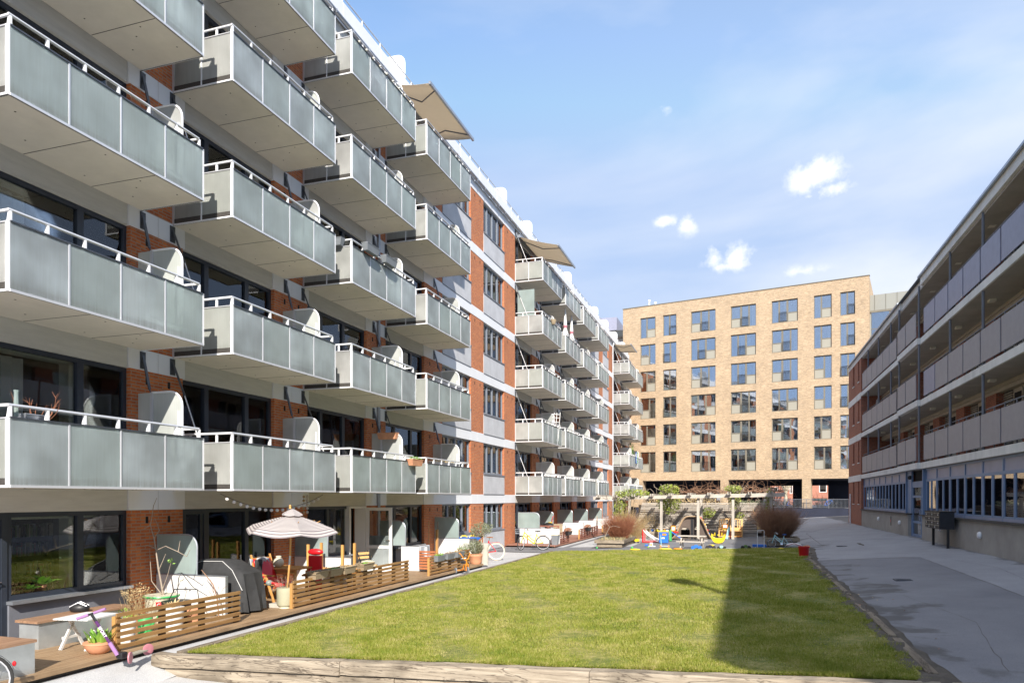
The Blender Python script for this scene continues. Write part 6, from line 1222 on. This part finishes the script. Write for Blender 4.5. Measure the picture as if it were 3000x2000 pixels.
tube=MB(); tube.tube([(x,-.5,zb+z) for x,z in ext],.03,'play_top',5); tube.build('edge_trim',t)
MB().box(-1.2,1.2,.4,.43,zb,zb+.5,'black_void').build('rear_panel',t)
for i,(x,m) in enumerate(((.30,'red_pl'),(.36,'yellow_pl'),(.46,'red_pl'),(.56,'orange_pl'),(.68,'yellow_pl'),(.82,'red_pl'),(.9,'blue_pl'),(1.02,'green_pl'))):
    MB().ball((x,-.3+.12*(i%3),zb+wv(x)+.02),.05,m,8,5).build('climbing_stone',t)
# picnic table
t=thing('picnic_table','weathered small picnic table with attached benches on the play asphalt','picnic table',(-2.3,33.6,gz(-2.3)),R(-3)); t.scale=(.84,.84,.88); mb=MB(); [mb.box(-.75,.75,-.3+i*.125,-.19+i*.125,.62,.66,'grey_wood_x') for i in range(5)]; mb.build('table_top',t)
for y in (-.68,.68): MB().box(-.75,.75,y-.1,y+.1,.36,.4,'grey_wood_x').build('bench_seat',t)
for x in (-.55,.55):
    for s in (-1,1): MB().beam((x,s*.12,.62),(x,s*.55,0),.05,.07,'grey_wood_z',up=(1,0,0)).build('leg',t)
    MB().box(x-.02,x+.02,-.75,.75,.29,.36,'grey_wood_y').build('crossbar',t)
MB().beam((-.55,0,.33),(-.1,0,.62),.04,.05,'grey_wood_x').beam((.55,0,.33),(.1,0,.62),.04,.05,'grey_wood_x').build('brace',t)
# planters
def planter(label,x0,x1,y0,y1,h,name='timber_planter'):
    z=gz((x0+x1)/2); t=thing(name,label,'planter',(0,0,z))
    for k in range(2):
        d=.0 if k else .1; zz=.03+k*.2; hh=.19 if k==0 else .16
        for q in ((x0+d,x1-d,y0+d,y0+d+.14,'sleeper'),(x0+d,x1-d,y1-d-.14,y1-d,'sleeper'),(x0+d,x0+d+.14,y0+d+.14,y1-d-.14,'sleeper_y' ),(x1-d-.14,x1-d,y0+d+.14,y1-d-.14,'sleeper_y')): MB().box(q[0],q[1],q[2],q[3],zz,zz+hh,q[4]).build('timber',t,bevel=.01)
    MB().box(x0+.12,x1-.12,y0+.12,y1-.12,.2,.34,'soil').build('soil',t); return t
planter('long raised timber planter with twiggy shrub at the left of the playground',-7.05,-5.6,34.65,39.8,.4)
tag(MB().ball((-6.5,34.8,gz(-6)+.3),.001,'soil').build('x') if 0 else planter('raised timber planter with brown shrub at the right of the playground',.8,2.3,33.75,35.6,.4))
t=thing('grass_tuft','green and brown grass growing in the left timber planter','plant',(-6.3,37,gz(-6.3)+.34)); mb=MB(); r=random.Random(2)
for i in range(2600):
    x,y=r.uniform(-.6,.55),r.uniform(-2.2,2.6); h=r.uniform(.05,.2); a=r.uniform(0,6.3); c,s=math.cos(a)*.012,math.sin(a)*.012; mb.add([(x-c,y-s,0),(x+c,y+s,0),(x+r.gauss(0,.06),y+r.gauss(0,.06),h)],[(0,1,2)],'leaf_grey' if r.random()<.6 else 'straw')
mb.build('foliage',t)
t=thing('twiggy_shrub','dense reddish brown leafless shrub in the left timber planter','shrub',(-6.15,36.6,.25)); mb=MB(); twigs(mb,(0,0,0),1000,1.2,.6,'twig_red',.006,5,base=.35,fork=4); mb.build('stem',t)
t=thing('twiggy_shrub','straw coloured bare shrub behind the reddish one, below the ivy post','shrub',(-5.95,39.2,.2)); mb=MB(); twigs(mb,(0,0,0),380,1.5,.7,'straw',.006,6,base=.5,fork=3); mb.build('stem',t)
t=thing('twiggy_shrub','wide dark brown leafless shrub in the right timber planter','shrub',(1.45,34.55,.5)); mb=MB(); twigs(mb,(0,0,0),1900,1.4,.62,'twig',.006,7,base=.34,fork=4); mb.build('stem',t)
t=thing('bare_branch','pale forked branch stuck in the front of the left planter','branch',(-6.7,35.0,.25)); mb=MB(); mb.tube([(0,0,0),(.15,0,.35),(.35,0,.75)],[.018,.015,.012],'twig_grey',5); mb.tube([(.35,0,.75),(.2,0,.95),(.05,0,1.2)],.009,'twig_grey',4); mb.tube([(.35,0,.75),(.55,0,.82),(.85,0,.75)],.009,'twig_grey',4); mb.tube([(.2,0,.95),(0,0,.98)],.006,'twig_grey',4); mb.build('branch',t)
# toys
G=lambda x:gz(x)
t=thing('toy_goal','red framed toy football goal with sagging net','goal',(-5.28,39.1,G(-5.2)),R(2)); t.scale=(.95,.9,.68); mb=MB(); H=1.0; r_=.045
mb.tube([(0,-.0,0),(0,0,H)],r_,'red_pl',8); mb.tube([(0,1.2,0),(0,1.2,H)],r_,'red_pl',8); mb.tube([(0,0,H),(0,1.2,H)],r_,'red_pl',8); mb.tube([(0,0,.04),(1.0,0,.04),(1.0,1.2,.04),(0,1.2,.04)],r_*.8,'red_pl',8); mb.build('frame',t)
mb=MB()
for s in (0,1.2): mb.tube([(0,s,H),(.25,s,.62),(.6,s,.3),(1.0,s,.06)],.04,'white_paint',6)
mb.build('side_bar',t); mb=MB()
def gt(x): return H*(1-x)**1.6
for i in range(16):
    x=i*.062
    for s in (0,): mb.tube([(x,s,.05),(x,s,gt(x))],.006,'net',3,cap=False)
for k in range(14):
    z=.07*k+.05; xm=1-(z/H)**(1/1.6) if z<H else 0
    mb.tube([(0,0,z),(xm,0,z)],.006,'net',3,cap=False)
for k in range(9): y=k*.15; mb.tube([(x*.1,y,gt(x*.1)) for x in range(11)],.005,'net',3,cap=False)
mb.build('net',t)
t=thing('play_tower','blue plastic activity tower with yellow window','toy',(-4.09,38.3,G(-4)),0); t.scale=(.8,.8,.64); mb=MB(); mb.box(-.27,.32,-.2,.2,0,.92,'blue_pl'); mb.build('body',t,bevel=.04); MB().box(-.05,.2,-.215,-.2,.62,.78,'orange_pl').build('window',t); MB().box(-.1,.1,-.21,-.2,.35,.47,'white_paint').build('panel',t); MB().box(-.32,.32,-.22,.22,.92,.97,'yellow_pl').build('rim',t)
t=thing('toy_slide','small toy slide in blue and green beside the tower','slide',(-3.55,39.9,G(-3.4))); t.scale=(.75,.75,.75); MB().beam((-.35,0,.65),(.45,0,.1),.4,.05,'blue_pl').build('chute',t); MB().box(-.5,-.35,-.2,.2,0,.75,'green_pl').build('ladder',t); MB().box(-.42,-.1,.15,.2,.7,1.1,'orange_pl').box(-.36,-.16,.14,.15,.78,1.02,'white_paint').build('panel',t); MB().ball((-.05,0,.62),.14,'red_pl',8,5,sx=1.5,sz=.5).build('seat',t)
t=thing('toy_scooter','white and blue toddler scooter with orange wheels','scooter',(-3.84,34.8,G(-3.8)),R(12)); t.scale=(.72,.72,.68); MB().tube([(0,0,.08),(.02,0,.3),(-.02,0,.85)],.025,'ltblue',6).build('stem',t); MB().tube([(-.02,-.15,.85),(-.02,.15,.85)],.018,'orange_pl',6).build('handlebar',t); MB().beam((.02,0,.09),(.5,0,.09),.12,.03,'white_paint').build('deck',t)
for x in (0,.5): MB().lathe([(.001,-.02),(.07,-.02),(.07,.02),(.001,.02)],(0,0,0),'orange_pl',12,Matrix.Translation((x,0,.07))@Matrix.Rotation(PI/2,4,'X')).build('wheel',t)
t=thing('toy_truck','yellow toy truck behind the left edge of the goal','toy',(-5.55,38.6,G(-5.5))); t.scale=(.5,.5,.6); MB().box(-.3,.3,-.15,.15,.12,.35,'yellow_pl').build('body',t,bevel=.03); [MB().ball((x,-.15,.1),.1,'black_plastic',10,6,sy=.4).build('wheel',t) for x in (-.2,.2)]
t=thing('toy_farm','white toy garage with small blue truck on the asphalt','toy',(-4.5,35.5,G(-4.5))); t.scale=(.65,.65,.65); MB().box(.0,.5,-.15,.15,0,.06,'white_paint').build('base',t); MB().box(.08,.3,-.1,.1,.06,.3,'white_paint').build('house',t,bevel=.02); MB().box(.12,.26,-.105,-.1,.08,.2,'orange_pl').build('door',t); MB().box(-.3,-.06,-.1,.1,.03,.16,'blue_pl').build('truck_body',t,bevel=.02)
def rcar(label,x,y,m,s,rz=0):
    t=thing('toy_car',label,'toy car',(x,y,G(x)+.0),rz); t.scale=(s,)*3
    mb=MB(); mb.box(-.3,.3,-.1,.1,.12,.2,m); mb.add([(-.2,-.08,.2),(.15,-.08,.2),(.15,.08,.2),(-.2,.08,.2),(-.12,-.07,.33),(.08,-.07,.33),(.08,.07,.33),(-.12,.07,.33)],[(0,1,5,4),(1,2,6,5),(2,3,7,6),(3,0,4,7),(4,5,6,7)],m); mb.build('body',t,bevel=.01)
    for a in (-.24,.24):
        for b in (-.16,.16):
            T=Matrix.Translation((a,b,.13))@Matrix.Rotation(PI/2,4,'X'); MB().lathe([(.08,-.05),(.13,-.05),(.13,.05),(.08,.05)],(0,0,0),m if 'large' in label else 'rubber',14,T).lathe([(.001,-.03),(.085,-.03),(.085,.03),(.001,.03)],(0,0,0),'black_plastic' if 'tractor' not in label else 'red_pl',10,T).build('wheel',t)
    return t
rcar('large blue toy monster truck beside the picnic table',-2.05,32.75,'blue_pl',.64,R(4)); rcar('tiny dark blue toy car right of the picnic table',-1.45,32.7,'dark_wall',.6); rcar('light blue toy vehicle on the lawn edge right of the picnic table',-.97,32.6,'ltblue',.5,R(-8)); rcar('black and green toy tractor with red wheels in the shade edge',.04,32.6,'leaf',.55,R(6))
t=thing('toy_tray','flat dark grey toy track lying on the lawn edge','toy',(-.55,32.7,G(-.5))); MB().box(-.32,.32,-.12,.12,0,.05,'grey_planter').build('tray',t,bevel=.02)
for x,y,l,m,w in ((-4.75,32.6,'yellow plastic bar lying left on the lawn edge','yellow_pl',.5),(-3.4,32.68,'long yellow plastic plank on the lawn edge','yellow_pl',.6),(-2.85,32.64,'orange plastic shell beside the yellow plank','orange_pl',.42),(-1.5,34.7,'yellow bar on the asphalt right of the picnic table','yellow_pl',.3),(1.42,31.75,'small yellow and red toy on the grass by the blue bicycle','yellow_pl',.26),(-.3,42.4,'orange disc in front of the wooden bench','orange_pl',.3),(-4.35,34.1,'little green ball on the asphalt','leaf_bright',.09),(-5.1,34.0,'little green lid on the asphalt','green_pl',.12),(-6.85,34.3,'bright green lid at the left planter corner','green_pl',.1)):
    tag(MB().ball((0,0,.04),1,m,12,6,sx=w/2,sy=.1 if w>.2 else w/2,sz=.045 if w>.2 else w/2).build('plastic_toy',loc=(x,y,G(x)+.01)),l,'toy')
t=thing('rocker','yellow plastic seesaw rocker with handles','toy',(-1.27,37.3,G(-1.2))); t.scale=(.68,.8,.72); mb=MB(); P=[]
for i in range(9): a=-1+2*i/8; P.append((a*.5,.12+.28*a*a*a*a+.06*(a*a)))
mb.prism([(x,-.16,z-.1+.0) for x,z in [(q[0],max(0,q[1]-.12)+.1) for q in P]]+[(x,-.16,z+.22) for x,z in P[::-1]],(0,.32,0),'yellow_pl'); mb.build('body',t,bevel=.02); mb=MB(); [mb.tube([(x,-.1,.5),(x,-.1,.72),(x,.1,.72),(x,.1,.5)],.025,'yellow_pl',6) for x in (-.25,.25)]; mb.build('handle',t); [MB().box(x-.06,x+.06,-.1,.1,.52,.6,'yellow_pl').build('seat_knob',t,bevel=.02) for x in (-.4,0,.42)]
t=thing('wooden_bench','light pine bench with slatted back behind the toy easel','bench',(-.78,43.0,G(-.8)),R(-2)); mb=MB(); mb.box(-.66,.66,.2,.24,.0,.5,'pine'); mb.build('front_panel',t)
mb=MB(); pts=[(-.66,.5),(-.66,.95),(-.62,1.0),(-.3,1.03),(0,1.04),(.3,1.03),(.62,1.0),(.66,.95)]
mb.beam((-.63,.22,.5),(-.63,.22,.97),.06,.05,'pine'); mb.beam((.63,.22,.5),(.63,.22,.97),.06,.05,'pine'); mb.tube([(x,.22,z) for x,z in pts[1:]],.035,'pine',6); [mb.box(-.55+i*.1,-.5+i*.1,.2,.23,.52,1.0,'pine') for i in range(12) if i not in (3,8)]; mb.box(-.62,.62,.19,.24,.48,.55,'pine'); mb.build('backrest',t)
for x in (-.66,.6): MB().box(x,x+.06,-.2,.2,0,.62,'pine').build('armrest',t)
MB().box(-.6,.6,-.2,.2,.36,.4,'pine').build('seat',t)
t=thing('toy_easel','colourful plastic easel and basketball stand in front of the pine bench','toy',(-.85,41.1,G(-.8))); t.scale=(.75,.75,.66); MB().beam((-.15,0,0),(.05,0,1.0),.05,.16,'ltblue').build('post',t); MB().beam((.12,.1,0),(.05,.05,.85),.05,.1,'red_pl').build('leg',t); MB().box(-.42,-.08,-.05,-.02,.9,1.2,'orange_pl').box(-.38,-.12,-.06,-.05,.94,1.16,'white_paint').build('board',t); MB().tube([(-.3+.14*math.cos(a*PI/5),-.1+.14*math.sin(a*PI/5),.78) for a in range(10)],.02,'yellow_pl',5,closed=True).build('hoop',t)
t=thing('small_goal','small white tubular goal frame on the lawn edge','goal',(.52,33.1,G(.5)),R(35)); t.scale=(.62,.62,.74); MB().tube([(0,0,0),(0,0,.98),(.03,0,1.03),(.6,.1,1.05),(.63,.1,1.0),(.63,.1,0)],.02,'alu_white',6).build('frame',t); MB().tube([(0,0,0),(.2,.55,0)],.02,'alu_white',5).tube([(.63,.1,0),(.85,.6,0)],.02,'alu_white',5).build('foot',t)
tag(MB().box(-.3,.3,-.06,.06,0,.12,'blue_pl').build('blue_block',loc=(.62,33.9,G(.6)),bevel=.02),'blue plastic block behind the small white goal','toy')
t=thing('bucket','bright red bucket with orange handle at the lawn corner','bucket',(2.02,27.75,G(2.)+.02)); MB().lathe([(.155,0),(.19,.34),(.2,.35),(.2,.37),(.185,.37),(.15,.03),(.001,.02)],(0,0,0),'red_pl',20).build('body',t); MB().tube([(.19,-.02,.34),(.21,.0,.37),(.15,.1,.4),(0,.17,.37)],.012,'orange_pl',5).build('handle',t)
t=thing('toy_bin','low crate of small coloured toys at the foot of the bank','toy box',(-4.6,42.6,.02)); mb=MB(); bx(mb,0,.45,.7,.8,.25,.3,'sleeper'); mb.build('box',t); mb=MB(); r=random.Random(3)
for i in range(16): mb.ball((r.uniform(-.65,.65),r.uniform(-.2,.2),.5),r.uniform(.04,.09),r.choice(['orange_pl','green_pl','blue_pl','yellow_pl','white_paint']),8,5)
mb.build('toys',t)
t=thing('white_slide','pale plastic doll pram lying beside the blue child bicycle','toy',(2.0,32.95,G(1.9))); MB().ball((0,0,.12),.16,'white_paint',12,6,sx=2.0,sy=.6,sz=.6).build('body',t); MB().tube([(-.3,-.1,.1),(0,-.12,.2),(.3,-.1,.08)],.015,'pink',5).build('stripe',t)
t=thing('broom','straw broom leaning behind the right shrub','broom',(.6,39.0,.4)); MB().tube([(0,0,.9),(-.22,0,1.5)],.015,'straw',5).build('handle',t); MB().tube([(.12,0,.45),(0,0,.95)],[.12,.05],'straw',8).build('bristles',t)
for x,y,l,s in ((3.0,16.,'dry leaf litter on the asphalt near the lawn',1),(-9.0,7.2,'dry brown leaves gathered by the deck edge',2)):
    t=thing('leaf_litter',l,'leaves',(x,y,pathz(x,y)+.01 if x<0 else gz(x)+.004)); mb=MB(); r=random.Random(s)
    for i in range(26): a=r.uniform(0,6.3); px,py=r.gauss(0,.25 if s==2 else .6),r.gauss(0,.2 if s==2 else 1.8); q=r.uniform(.02,.05); mb.add([(px,py,.004),(px+q*math.cos(a),py+q*math.sin(a),.02),(px+q*math.cos(a+1),py+q*math.sin(a+1),.006)],[(0,1,2)],'straw' if i%3 else 'twig_red')
    tag(mb.build('litter',t),kind='stuff')
